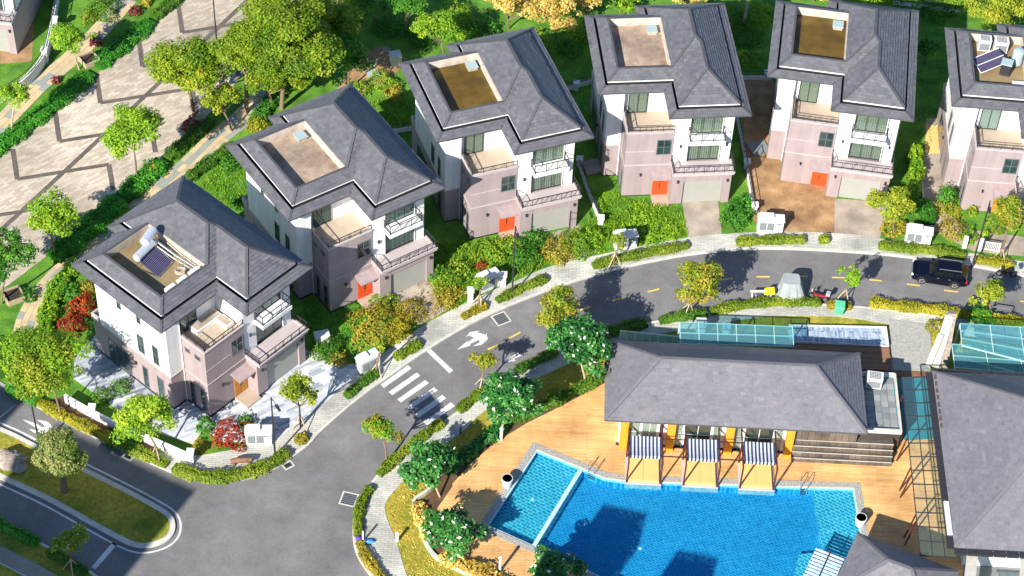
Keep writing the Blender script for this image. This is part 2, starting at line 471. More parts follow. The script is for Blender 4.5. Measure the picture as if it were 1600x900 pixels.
N_PX = [(-150,520),(-60,570),(0,602),(60,638),(125,673),(200,709),(237,726),(275,742),(312,752),(350,755),(400,746),(430,733),(457,716),
        (485,694),(502,675),(550,633),(595,599),(670,547),(737,507),(800,477.5),(875,449),(937,430),(1000,414),(1075,400),
        (1150,392),(1200,390),(1257,391.5),(1305,394),(1370,398.5),(1421,404),(1515,417),(1555,424),(1600,433),(1720,460),(1900,510)]
S_PX = [(1900,580),(1720,534),(1600,512),(1500,498),(1400,486),(1335,479),(1282,476),(1200,476),(1150,481),(1100,490),(1028,502),
        (960,517),(937,525),(870,550),(800,584),(760,610),(720,640),(690,661),(652,684),(610,720),(585,748),(569,771),(557,797),
        (551,826),(553,855),(562,877),(577,899),(610,945),(660,1010),(720,1100)]
W_PX = [(-150,745),(-60,788),(0,818),(65,849),(110,873),(150,899),(172,920),(190,960),(195,1010),(180,1100)]
N_LINE = smooth_line(GP(N_PX)); S_LINE = smooth_line(GP(S_PX)); W_LINE = smooth_line(GP(W_PX))

POOL_Z = 0.20
POOL = [p[:2] for p in GP([(838,702),(905,729),(945,746),(975,750.5),(1335,762.5),(1349,850),(1368,950),(1140,998),(900,884),(760,821)], POOL_Z)]

# far ground, a sheet to the horizon with the hole of the pool
mb = MB()
mb.sheet([(-1500,-900,0),(1500,-900,0),(1500,2200,0),(-1500,2200,0)], -.06, [[(p[0], p[1], 0) for p in POOL]])
struct('ground', mb, M['grass'])

mb = MB()
mb.sheet([(*p, 0) for p in N_LINE + S_LINE + W_LINE[::-1]], 0.0)
struct('road', mb, M['asphalt'])

def kerb_strip(line, side, name='kerb', wd=.22, h=.15):
    mb = MB()
    a = line
    b = offset_line(line, side*wd)
    for i in range(len(a)-1):
        p, q, r, s = a[i], a[i+1], b[i+1], b[i]
        top = [(*p,h),(*q,h),(*r,h),(*s,h)]
        if area(top) < 0: top = top[::-1]
        mb.poly(top)
        for u, v in ((p,q),(s,r)):
            mb.poly([(*u,-.05),(*v,-.05),(*v,h),(*u,h)])
    return struct(name, mb, M['kerb'])
kerb_strip(N_LINE, 1); kerb_strip(S_LINE, 1); kerb_strip(W_LINE, -1)

# land behind the kerbs
nb = offset_line(N_LINE, .2)
mb = MB(); mb.prism([(*p,0) for p in nb] + [(140,330,0),(-160,330,0)], -.05, .10)
struct('house_lots_ground', mb, M['lawn'])
sb = offset_line(S_LINE, .2)
mb = MB(); mb.prism([(*p,0) for p in sb] + [(120,40,0),(120,125,0)], -.05, .10, holes=[[(p[0],p[1],0) for p in POOL]])
struct('clubhouse_ground', mb, M['olive_lawn'])
wb = offset_line(W_LINE, -.2)
mb = MB(); mb.prism([(*p,0) for p in wb] + [(-40,60,0),(-90,60,0),(-90,100,0)], -.05, .10)
struct('west_ground', mb, M['olive_lawn'])

# sidewalks
NB = smooth_line(GP([(238,706),(300,712),(345,706),(390,697),(420,689),(460,661),(512,618),(580,567),(605,547),(662,508),(716,479),(738,469),(782,448),(804,440),
      (846,421),(900,406),(1000,385),(1075,371),(1127,366),(1200,362),(1300,364),(1365,370),(1412,381),(1500,393),(1600,409),(1720,436)], .13))
i0 = min(range(len(nb)), key=lambda i: (nb[i][0]-NB[0][0])**2+(nb[i][1]-NB[0][1])**2)
i1 = min(range(len(nb)), key=lambda i: (nb[i][0]-NB[-1][0])**2+(nb[i][1]-NB[-1][1])**2)
mb = MB(); mb.prism([(*p,0) for p in nb[i0:i1+1]] + [(*p,0) for p in NB[::-1]], .05, .135)
struct('pavement', mb, M['paving'])
SB = smooth_line(GP([(1720,566),(1600,540),(1500,522),(1400,508),(1340,498),(1290,494),(1200,494),(1120,506),(1040,520),(980,533),(945,546),(880,572),(835,594),
      (757,642),(722,675),(687,699),(650,727),(625,757),(601,792),(620,847),(635,897),(660,950),(700,1010)], .13))
j0 = min(range(len(sb)), key=lambda i: (sb[i][0]-SB[0][0])**2+(sb[i][1]-SB[0][1])**2)
j1 = min(range(len(sb)), key=lambda i: (sb[i][0]-SB[-1][0])**2+(sb[i][1]-SB[-1][1])**2)
mb = MB(); mb.prism([(*p,0) for p in sb[j0:j1+1]] + [(*p,0) for p in SB[::-1]], .05, .135)
struct('pavement', mb, M['paving'])
# brick path along the lower left road
WP = GP([(-120,800),(0,852),(65,885),(110,911),(140,940)], .13)
mb = MB()
lo = offset_line(WP, -1.3)
mb.prism([(*p[:2],0) for p in WP] + [(*p,0) for p in lo[::-1]], .05, .135)
struct('pavement', mb, M['brickpave'])
kerb_strip([p[:2] for p in offset_line(WP, -1.3)], -1, 'edging', .1, .17)

# median island
ISL = [(-150,600),(-60,640),(0,668),(27,680),(62,698),(135,733),(205,768),(240,787),(263,801),(273,815),(272,834),(257,849),(228,857),(200,852),(150,826),(75,784),(0,749),(-60,720),(-150,680)]
isl = smooth_line(GP(ISL), 4)
mb = MB(); mb.prism([(*p,0) for p in isl], -.05, .15)
struct('median_kerb', mb, M['kerb'])
inner = [p for p in offset_line(isl, -.45)]
mb = MB(); mb.prism([(*p,0) for p in inner], .1, .17)
struct('median_lawn', mb, M['olive_lawn'])

# ---- paint on the road, sheets 4 mm above
def strip(mb, pts, wd, z=.004, m=0):
    a, b = offset_line(pts, wd/2), offset_line(pts, -wd/2)
    for i in range(len(pts)-1):
        q = [(*a[i],z),(*b[i],z),(*b[i+1],z),(*a[i+1],z)]
        if area(q) < 0: q = q[::-1]
        mb.poly(q, m)
mb = MB()
o_l = offset_line(isl, .42)
strip(mb, o_l, .16)
tag(struct('edge_line_marking', mb, M['paint']))
def quad_px(name, pts, m='paint', z=.004):
    mb = MB(); q = GP(pts, z)
    if area(q) < 0: q = q[::-1]
    mb.poly(q); return struct(name, mb, M[m])
for q in [[(595,601),(600,606),(643,575.5),(637,571)],[(607,612.5),(613,617.5),(656.5,587),(651,582)],[(620.5,624),(626.5,629),(670,598.5),(664,594)],
          [(634,635.5),(640,640.5),(684,610),(678,605)],[(648,647),(654,652.5),(697,622),(691,617)],[(661.5,659.5),(667.5,664.5),(711,634),(704.5,628.5)]]:
    quad_px('crossing_stripe', q)
quad_px('stop_line', [(666.5,549),(673,545.5),(708.5,579),(702,583)])
quad_px('stop_line', [(0,651),(-6,658),(22,634),(29,628)])
quad_px('stop_line', [(143,886),(149,890),(183,851),(176,847)])
def arrow(pts):
    mb = MB(); mb.sheet(GP(pts), .004); return struct('lane_arrow', mb, M['paint'])
# shaft with head, and a turning head to the side
arrow([(714,546.5),(731,532),(729,536),(741,528),(733,524),(728,527),(734,519),(750,516.5),(744,519),(759,523),(760,520),(762,530),(752,539),(738,541),(750,535),(748,531),(735,537),(735,540)])
arrow([(35,655),(57,662),(66,668),(71,667),(64,660),(57,656),(70,658),(76,660),(82,668),(75,668),(78,677),(63,681),(66,677),(53,676),(45,670),(60,673),(62,671),(50,665),(42,660)])
arrow([(786,566),(800,551),(797,557),(810,551),(814,556),(803,561),(806,564)])
YD = [(713,554,727,546),(739,537,753,529) ,(762,546,779,539),(795,529,813,519),(956,470,974,465),(1012,456,1030,451.5),(1068,446,1086,441),(1124,437.5,1145,435),
      (1182,432.5,1203,432.5),(1240,431.8,1262,431.8),(1300,433.5,1322,434),(1358,437,1378,439),(1417,444,1437,446.5),(1475,453.5,1497,456.5),(1594,470.5,1616,474),
      (850,505,866,498),(905,485,922,479)]
for x0, y0, x1, y1 in YD:
    if (x0, y0) in ((713,554),(739,537)): continue
    mb = MB(); strip(mb, [G(x0,y0)[:2], G(x1,y1)[:2]], .16)
    struct('centre_dash', mb, M['yellow_paint'])
# gully covers: pale frame with a ribbed iron lid
def gully(px, py, rot, w_, l_, round_=False):
    c = G(px, py)
    mb = MB()
    mb.box((-w_/2,-l_/2,0),(w_/2,l_/2,.006), 0)
    mb.box((-w_/2+.12,-l_/2+.12,.003),(w_/2-.12,l_/2-.12,.010), 1)
    n = 6
    for k in range(n):
        y = -l_/2+.2+(l_-.4)*k/(n-1)
        mb.box((-w_/2+.18,y-.03,.008),(w_/2-.18,y+.03,.018), 2)
    o = mb.build('gully_cover', [M['kerb'], M['metal_grey'], M['metal_dark']])
    o.location = (c[0], c[1], 0.002); o.rotation_euler = (0,0,rot)
    return o
for (a, lb) in [((545,780,R(-12),1.35,1.35),'square gully cover in a pale frame beside the curved hedge'),
          ((783,498,R(32),1.35,1.35),'square gully cover in a pale frame near the upper lane arrow'),
          ((450,727,R(38),.9,.7),'small iron gully at the kerb below the corner street lamp'),
          ((200,714,R(-28),.9,.6),'dark iron gully at the kerb beside the shaded road'),
          ((1190,461,R(5),1.2,1.2),'gully cover beside the folded barrier near the covered cart')]:
    tag(gully(*a), lb, 'gully cover', 'gully covers in the road')

# ---- plaza and garden paths, upper left
PLZ = GP([(-120,330),(0,237),(145,121),(285,2),(340,-60),(560,-60),(470,20),(395,95),(350,152),(300,206),(200,296),(110,372),(68,404),(20,440),(-120,540)], .12)
mb = MB(); mb.prism([(p[0],p[1],0) for p in PLZ], .05, .13)
plaza = struct('plaza', mb, M['plaza'])
def band(pts, z=.137):
    mb = MB(); P = [G(x, y, .13)[:2] for x, y in pts]
    strip(mb, P, .46, z)
    return struct('paving_band', mb, M['chevron'])
band([(-60,417),(0,361),(147,225),(247,131),(387,0),(430,-40)], .137)
for ox, oy in [(0,0),(-65,62),(66,-59),(130,-119),(196,-176),(258,-229)]:
    P = [(20,233),(27,280),(170,257),(177,297)]
    for k, z in ((0,.141),(1,.145),(2,.141)):
        band([(P[k][0]+ox, P[k][1]+oy), (P[k+1][0]+ox, P[k+1][1]+oy)], z)
rng = random.Random(5)
def slab_path(name, px, wd, nrow=4, ln=1.1):
    line = smooth_line(GP(px, .12), 5)
    mb = MB()
    a, b = offset_line(line, wd/2), offset_line(line, -wd/2)
    for i in range(len(line)-1):
        q = [(*a[i],.125),(*b[i],.125),(*b[i+1],.125),(*a[i+1],.125)]
        mb.poly(q if area(q) > 0 else q[::-1])
    base = struct(name, mb, M['concrete'])
    L = [0]
    for i in range(len(line)-1): L.append(L[-1] + math.dist(line[i], line[i+1]))
    def at(s):
        s = min(max(s, 0), L[-1]-1e-6)
        for i in range(len(line)-1):
            if L[i+1] >= s:
                t = (s-L[i])/(L[i+1]-L[i]); p, q = line[i], line[i+1]
                d = Vector((q[0]-p[0], q[1]-p[1])).normalized()
                return Vector((p[0]+(q[0]-p[0])*t, p[1]+(q[1]-p[1])*t)), Vector((-d.y, d.x))
    shared = {}
    rw = wd / nrow
    cnt = 0
    for r in range(nrow):
        s = rng.uniform(0, ln)
        o0 = -wd/2 + r*rw
        while s < L[-1]:
            l_ = ln*rng.choice((.7,1,1.3))
            pts = []
            for ss, oo in ((s+.02,o0+.02),(s+l_-.02,o0+.02),(s+l_-.02,o0+rw-.02),(s+.02,o0+rw-.02)):
                p, nn = at(ss); q = p + nn*oo; pts.append((q.x, q.y, 0))
            if s+l_ < L[-1]:
                tn = rng.choice((0,0,0,.15,.3,.9,1)) if cnt % 1 == 0 else 0
                m_ = MB(); m_.prism(pts, .11, .142+rng.uniform(0,.008)); m_.t = [tn]*len(m_.f)
                m_.build('slab', M['stone_slab'], base, tones=True); cnt += 1
            s += l_
    return base
slab_path('garden_path', [(500,40),(470,80),(425,135),(380,183),(340,215),(300,254),(250,298),(190,348),(140,388),(95,428),(66,462),(46,498),(36,540),(32,580)], 2.2, 4, 1.15)
slab_path('side_path', [(-20,215),(20,175),(62,132),(110,92),(152,52),(200,-2)], 2.0, 3, 1.2)

# ---- lots: drives, beds, soil
def ground_patch(name, px, m, z=.118):
    mb = MB(); q = [(p[0],p[1],0) for p in GP(px, z)]
    mb.prism(q, .05, z); return struct(name, mb, M[m])
ground_patch('bare_soil', [(1165,120),(1205,120),(1230,180),(1240,240),(1300,270),(1306,300),(1304,363),(1205,363),(1178,345),(1168,290),(1160,235)], 'soil')
ground_patch('driveway', [(1304,310),(1390,316),(1375,371),(1304,364)], 'concrete', .124)
ground_patch('driveway', [(1066,316),(1122,314),(1128,366),(1075,371)], 'concrete', .124)
ground_patch('driveway', [(830,372),(905,352),(935,394),(880,410)], 'concrete', .124)
ground_patch('driveway', [(606,466),(668,432),(704,482),(655,508)], 'concrete', .124)
ground_patch('side_yard', [(1448,185),(1472,185),(1475,330),(1520,360),(1600,370),(1600,400),(1520,392),(1440,350),(1446,200)], 'concrete', .119)
ground_patch('orange_yard_tile', [(1448,195),(1469,195),(1470,240),(1446,240)], 'cushion', .124)
ground_patch('bare_soil', [(560,85),(600,70),(640,95),(600,130),(560,150),(520,150)], 'soil', .112)
ground_patch('bare_soil', [(30,30),(52,40),(50,95),(0,100),(0,75)], 'soil', .112)
ground_patch('gravel', [(480,-30),(540,-30),(530,40),(500,60),(470,60)], 'concrete', .112)
ground_patch('planting_strip', [(60,632),(100,618),(235,690),(262,728),(200,704),(130,670)], 'mulch', .118)

# plank paving round the first house, piece by piece
def planks(name, px, ang, L_, W_, z, m, base_m, tones, limit=300, seed=1, area_px=None):
    P = [(p[0],p[1]) for p in GP(px, z)]
    if area(P) < 0: P = P[::-1]
    base_mb = MB(); base_mb.prism([(*p,0) for p in P], .02, z-.02)
    base = struct(name, base_mb, base_m)
    rr = random.Random(seed)
    c, s = math.cos(ang), math.sin(ang)
    Q = [(p[0]*c+p[1]*s, -p[0]*s+p[1]*c) for p in P]
    x0, x1 = min(q[0] for q in Q), max(q[0] for q in Q); y0, y1 = min(q[1] for q in Q), max(q[1] for q in Q)
    rest = MB(); n = 0
    y = y0
    while y < y1:
        x = x0 - rr.uniform(0, L_)
        while x < x1:
            ll = L_*rr.choice((.6,1,1,1.4))
            poly = [(x+.008,y+.008),(x+ll-.008,y+.008),(x+ll-.008,y+W_-.008),(x+.008,y+W_-.008)]
            for i in range(len(Q)):           # clip to the convex outline
                a, b = Q[i], Q[(i+1) % len(Q)]
                nx, ny = (b[1]-a[1]), -(b[0]-a[0])
                poly = clip(poly, (nx, ny), nx*a[0]+ny*a[1])
                if len(poly) < 3: break
            if len(poly) >= 3 and abs(area(poly)) > .03:
                pts = [(p[0]*c-p[1]*s, p[0]*s+p[1]*c, 0) for p in poly]
                tn = rr.choice(tones)*rr.uniform(.7,1.1)
                tgt = MB() if n < limit else rest
                k0 = len(tgt.f)
                tgt.prism(pts, z-.03, z+rr.uniform(0,.006))
                tgt.t[k0:] = [tn]*(len(tgt.f)-k0)
                if n < limit: tgt.build('paver', m, base, tones=True)
                n += 1
            x += ll
        y += W_
    if rest.f:
        r_ = rest.build('pavers', m, base, tones=True); r_["kind"] = "stuff"
    return base
planks('patio', [(116,560),(150,522),(300,640),(225,668),(116,592)], R(28), 1.15, .24, .145, M['plank_tile'], M['kerb'], (.2,.4,.5,.6,.9), 300, 3)
planks('patio', [(222,668),(285,625),(350,640),(318,668),(303,694)], R(28), 1.15, .24, .147, M['plank_tile'], M['kerb'], (0,.1,.2,.35,.5), 300, 5)
planks('driveway', [(318,668),(350,635),(405,600),(468,660),(424,690),(345,690)], R(35), 1.2, .26, .150, M['plank_tile'], M['kerb'], (0,0,.08,.2,.35,.6), 300, 4)
planks('driveway', [(402,620),(478,546),(545,568),(577,570),(517,621),(465,663)], R(35), 1.2, .26, .152, M['plank_tile'], M['kerb'], (0,0,.08,.2,.35,.6), 300, 6)
# ================================================================== plants
def np_mesh(name, V, F, mats, tone=None, mi=None):
    me = bpy.data.meshes.new(name)
    n, k = F.shape
    me.vertices.add(len(V)); me.vertices.foreach_set("co", V.astype(np.float32).ravel())
    me.loops.add(n*k); me.loops.foreach_set("vertex_index", F.astype(np.int32).ravel())
    me.polygons.add(n); me.polygons.foreach_set("loop_start", np.arange(0, n*k, k, dtype=np.int32))
    for m in (mats if isinstance(mats, (list, tuple)) else [mats]): me.materials.append(m)
    if mi is not None: me.polygons.foreach_set("material_index", mi.astype(np.int32))
    if tone is not None:
        at = me.attributes.new("tone", 'FLOAT', 'FACE'); at.data.foreach_set("value", np.clip(tone, 0, 1).astype(np.float32))
    me.update(calc_edges=True)
    return me
def leaves(C, Nrm, size, rs, tilt=.8, asp=.55):
    """one pointed leaf (a four-cornered blade) at each centre, facing roughly along Nrm"""
    n = len(C)
    Nn = Nrm + rs.normal(0, tilt, (n,3)); Nn /= np.linalg.norm(Nn, axis=1, keepdims=True)+1e-9
    A = rs.normal(0, 1, (n,3)); A -= Nn*np.sum(A*Nn, 1, keepdims=True); A /= np.linalg.norm(A, axis=1, keepdims=True)+1e-9
    B = np.cross(Nn, A)
    s = (size*rs.uniform(.65, 1.35, n))[:,None]
    V = np.stack([C-A*s*.5, C+B*s*asp*.5, C+A*s*.5+Nn*s*.08, C-B*s*asp*.5], 1).reshape(-1,3)
    F = np.arange(4*n).reshape(n,4)
    return V, F
def fill_area(rad):
    return rad
def crown_mesh(kind, rx, ry, rz, seed, dens=1.0, flower=0.0, ncl=None, irregular=.35, leaf_scale=1.0, mix=None):
    """uneven crown: a few leaning lobes, each built of leaf clumps with gaps between; centred at the origin"""
    rs = np.random.RandomState(seed)
    lm, ls = LEAF[kind]; ls = ls*leaf_scale
    Rm = (rx*ry*rz)**(1/3)
    sc = np.array([rx,ry,rz])
    nl = int(5+1.6*Rm)
    D = rs.normal(0, 1, (nl,3)); D /= np.linalg.norm(D, axis=1, keepdims=True)
    D[:,2] = np.where(D[:,2] < -.3, -D[:,2], D[:,2])
    D[0] = (0,0,.5)
    LC = D*rs.uniform(.38, .38+.45*irregular+.12, (nl,1))*sc
    LR = rs.uniform(.58-.5*irregular, .58, nl)
    ncl = ncl or int(26 + 16*Rm**1.5)
    li = rs.randint(0, nl, ncl)
    d = rs.normal(0, 1, (ncl,3)); d /= np.linalg.norm(d, axis=1, keepdims=True)
    d[:,2] = np.where(d[:,2] < -.5, -d[:,2], d[:,2])
    CC = LC[li] + d*(LR[li]*rs.uniform(.3, 1.0, ncl)**.45*.86)[:,None]*sc
    cr = Rm*rs.uniform(.13, .27, ncl)
    per = np.maximum(16, dens*15*(cr/ls)**2).astype(int)
    lt = rs.normal(0, .09, nl)
    Cs, Ns, T, K = [], [], [], []
    for i in range(ncl):
        e = rs.normal(0, 1, (per[i],3)); e /= np.linalg.norm(e, axis=1, keepdims=True)
        r = cr[i]*rs.uniform(.2, 1.0, (per[i],1))**.5
        Cs.append(CC[i]+e*r*np.array([1.1,1.1,.7])); Ns.append(e*.5+d[i]*.3+np.array([0,0,.7]))
        T.append(np.clip(rs.normal(.55+lt[li[i]]+rs.normal(0,.13), .13, per[i]), 0, 1))
        K.append(np.full(per[i], 1 if (mix and rs.uniform() < mix[1]) else 0))
    C = np.concatenate(Cs); Nn = np.concatenate(Ns); T = np.concatenate(T); K = np.concatenate(K)
    V, F = leaves(C, Nn, ls, rs, .5)
    mats = [lm]; mi = np.zeros(len(F))
    if mix: mats.append(LEAF[mix[0]][0]); mi = K
    if flower > 0:
        mats.append(M['flower']); mi = np.where(rs.uniform(0,1,len(F)) < flower, len(mats)-1, mi)
    return np_mesh('crown', V, F, mats, T, mi), CC
def tree(name, label, cat, base, height, rad, kind, seed, group=None, trunk_r=.09, flower=0, off=(0,0), dens=1.0, bark='bark', stakes=False, flat=.85, z0=.12, low=None, irregular=.35, leaf_scale=1.0, mix=None):
    """trunk with limbs into the clumps, crown of leaves; base is the foot of the trunk"""
    rx = rad; rz = rad*flat
    t = empty(name, (base[0], base[1], z0), 0, label, cat, group)
    me, CC = crown_mesh(kind, rx, rx, rz, seed, dens, flower, irregular=irregular, leaf_scale=leaf_scale, mix=mix)
    cz = height - rz*.95
    if low is not None: cz = low
    cr = link('crown', me, t); cr.location = (off[0], off[1], cz)
    mb = MB(); rr = random.Random(seed)
    fork = max(.35*cz, cz - rz*.7)
    mid = (off[0]*.35+rr.uniform(-.05,.05), off[1]*.35+rr.uniform(-.05,.05), fork*.55)
    top = (off[0]*.8, off[1]*.8, fork)
    mb.tube([(0,0,-.15),(0,0,.05),mid,top], [trunk_r*1.35,trunk_r*1.1,trunk_r,trunk_r*.8], 7)
    order = sorted(range(len(CC)), key=lambda i: rr.random())[:9]
    for i in order:
        c = CC[i]; e = (off[0]+c[0]*.85, off[1]+c[1]*.85, cz+c[2]*.85)
        m_ = ((top[0]+e[0])/2, (top[1]+e[1])/2, (top[2]+e[2])/2-.08*rad)
        mb.tube([(top[0],top[1],top[2]-.05), m_, e], [trunk_r*.6,trunk_r*.4,trunk_r*.15], 5, cap=False)
    mb.build('trunk', M[bark], t, smooth=True)
    if stakes:
        for k in range(3):
            a = 2.1*k+.4+seed
            s = MB(); s.bar((math.cos(a)*.75, math.sin(a)*.75, -.05), (top[0]*.4+.02, top[1]*.4, min(1.5, fork*.8)), .06)
            s.build('stake', M['stake'], t)
    return t
def bush(name, label, cat, base, rad, h, kind, seed, group=None, dens=1.0, z0=.1, flower=0, squash=None):
    """a low dome of leaves with short stems, one mesh"""
    rs = np.random.RandomState(seed)
    lm, ls = LEAF[kind]
    n = int(dens*2*math.pi*rad*(rad*.5+h)/(ls*ls*.42))+30
    d = rs.normal(0, 1, (n,3)); d[:,2] = np.abs(d[:,2]); d /= np.linalg.norm(d, axis=1, keepdims=True)
    k = rs.randint(3, 6); ph = rs.uniform(0, 6.28, 4)
    az = np.arctan2(d[:,1], d[:,0])
    lump = 1 + .16*np.sin(k*az+ph[0]) + .12*np.sin((k+2)*az+ph[1]+d[:,2]*4) + .1*np.sin(9*d[:,2]+ph[2]+2*az)
    r = rs.uniform(.55, 1.0, n)**.5*lump
    sx, sy = squash or (1, 1)
    C = d*r[:,None]*np.array([rad*sx, rad*sy, h])
    T = rs.normal(.46, .15, n) + .16*np.sin(C[:,0]*3/rad+ph[3])
    V, F = leaves(C, d*.7+np.array([0,0,.5]), ls, rs, .6)
    mats = [lm]; mi = np.zeros(len(F))
    if flower: mats.append(M['flower']); mi = (rs.uniform(0,1,len(F)) < flower).astype(int)
    o = link(name, np_mesh(name, V, F, mats, T, mi))
    o.location = (base[0], base[1], z0)
    return tag(o, label, cat, group)
def hedge(name, label, px, wd, h, kind, seed, group='clipped hedges along the kerbs and paths', cat='hedge', z0=.12, dens=1.0, rough=.5):
    """leaves over the top and sides of a strip, with a woody core"""
    rs = np.random.RandomState(seed)
    lm, ls = LEAF[kind]
    line = smooth_line(GP(px, z0), 4)
    P = np.array(line); seg = np.linalg.norm(np.diff(P, axis=0), axis=1); L = np.concatenate([[0], np.cumsum(seg)])
    n = int(dens*1.5*L[-1]*(wd+2*h)/(ls*ls*.40))+40
    s = rs.uniform(0, L[-1], n)
    i = np.clip(np.searchsorted(L, s)-1, 0, len(seg)-1)
    t = (s-L[i])/seg[i]
    c = P[i]+(P[i+1]-P[i])*t[:,None]
    d = (P[i+1]-P[i])/seg[i][:,None]; nn = np.stack([-d[:,1], d[:,0]], 1)
    # rounded section
    a = rs.uniform(-.15, math.pi+.15, n); rr_ = rs.uniform(.6, 1.0, n)**.5
    wob = 1+.18*np.sin(s*2.1+seed)+.12*np.sin(s*5.3+seed*2)+rs.normal(0,.06,n)
    endf = np.clip(np.minimum(s, L[-1]-s)/(wd*.5)+.35, 0, 1)**.6
    x = np.sign(np.cos(a))*np.abs(np.cos(a))**.6*wd/2*rr_*wob*endf
    z = np.abs(np.sin(a))**.6*h*rr_*(.5+.5*wob)*endf
    C = np.concatenate([c+nn*x[:,None], (z0+z)[:,None]], 1)
    Nn = np.concatenate([nn*np.cos(a)[:,None], np.sin(a)[:,None]+.4*np.ones((n,1))], 1)
    T = rs.normal(.46,.15,n)+.14*np.sin(s*1.3+seed)
    V, F = leaves(C, Nn, ls, rs, rough)
    mats = [lm, M['mulch']]
    # core of twigs and soil
    mb = MB()
    a_, b_ = offset_line(line, wd*.34), offset_line(line, -wd*.34)
    mb.prism([(*p,0) for p in a_]+[(*p,0) for p in b_[::-1]], z0-.06, z0+h*.6)
    nv = len(V)
    o = link(name, np_mesh(name, V, F, lm, T))
    mb.t = [.15]*len(mb.f)
    core = mb.build('stems', lm, o, tones=True)
    return tag(o, label, cat, group)
def grass_patch(name, label, px, kind, h, per_m2, seed, z0=.1, cat='grass'):
    """upright blades over an area nobody could count"""
    rs = np.random.RandomState(seed)
    P = [p[:2] for p in GP(px, z0)]
    A = abs(area(P)); x0, x1 = min(p[0] for p in P), max(p[0] for p in P); y0, y1 = min(p[1] for p in P), max(p[1] for p in P)
    n = int(A*per_m2*(x1-x0)*(y1-y0)/max(A, 1e-6))
    pts = np.stack([rs.uniform(x0,x1,n), rs.uniform(y0,y1,n)], 1)
    keep = np.array([inside(p, P) for p in pts])
    pts = pts[keep]; n = len(pts)
    lm, ls = LEAF[kind]
    patch = np.sin(pts[:,0]*1.1+seed)*np.sin(pts[:,1]*1.3+seed*.7)+np.sin(pts[:,0]*2.7)*np.sin(pts[:,1]*2.3)*.6
    hh = h*rs.uniform(.5, 1.3, n)*(1+.35*patch)
    az = rs.uniform(0, 6.28, n); w_ = ls*.16*rs.uniform(.7, 1.4, n)
    dx, dy = np.cos(az)*w_, np.sin(az)*w_
    lx, ly = rs.normal(0,.45,n)*hh, rs.normal(0,.45,n)*hh
    Z = np.full(n, z0)
    V = np.stack([np.stack([pts[:,0]-dx, pts[:,1]-dy, Z],1), np.stack([pts[:,0]+dx, pts[:,1]+dy, Z],1),
                  np.stack([pts[:,0]+lx+dx*.4, pts[:,1]+ly+dy*.4, Z+np.maximum(hh,.04)],1), np.stack([pts[:,0]+lx-dx*.4, pts[:,1]+ly-dy*.4, Z+np.maximum(hh,.04)],1)],1).reshape(-1,3)
    T = rs.normal(.45,.2,n)+.16*patch
    o = link(name, np_mesh(name, V, np.arange(4*n).reshape(n,4), lm, T))
    return tag(o, label, cat, kind="stuff")
# ================================================================== villas
def shingles(mb, poly, rr, ch=.31, cw=.42, t=.065, lo=.25, hi=.7):
    """slates laid in courses over one flat roof face, each its own lifted plate"""
    P = [Vector(p) for p in poly]
    n = (P[1]-P[0]).cross(P[2]-P[0]).normalized()
    if n.z < 0: n = -n
    U = Vector((0,0,1)).cross(n).normalized(); Vv = n.cross(U).normalized()
    O = min(P, key=lambda p: p.z)
    Q = [((p-O).dot(U), (p-O).dot(Vv)) for p in P]
    if area(Q) < 0: Q = Q[::-1]
    v1 = max(q[1] for q in Q); j = 0
    to = lambda u, v, w_: O + U*u + Vv*v + n*w_
    while j*ch < v1 - 1e-4:
        a, b = j*ch, (j+1)*ch
        rowp = clip(clip(Q, (0,-1), -a), (0,1), b)
        if len(rowp) >= 3:
            u0, u1 = min(q[0] for q in rowp), max(q[0] for q in rowp)
            k = math.floor(u0/cw - (.5 if j % 2 else 0)) 
            u = (k + (.5 if j % 2 else 0))*cw
            while u < u1:
                pc = clip(clip(rowp, (-1,0), -u), (1,0), u+cw)
                if len(pc) >= 3 and abs(area(pc)) > 1e-4:
                    tn = rr.uniform(lo, hi) if rr.random() < .8 else rr.uniform(0, 1)
                    lift = t*rr.uniform(.8, 1.25)
                    mb.poly([to(q[0], q[1], .012+lift*(1-(q[1]-a)/ch)) for q in pc], 0, tn)
                    for i in range(len(pc)):
                        p, q = pc[i], pc[(i+1) % len(pc)]
                        if abs(p[1]-a) < 1e-6 and abs(q[1]-a) < 1e-6:
                            mb.poly([to(p[0],a,-.03), to(q[0],a,-.03), to(q[0],a,.012+lift), to(p[0],a,.012+lift)], 0, tn)
                u += cw
        j += 1

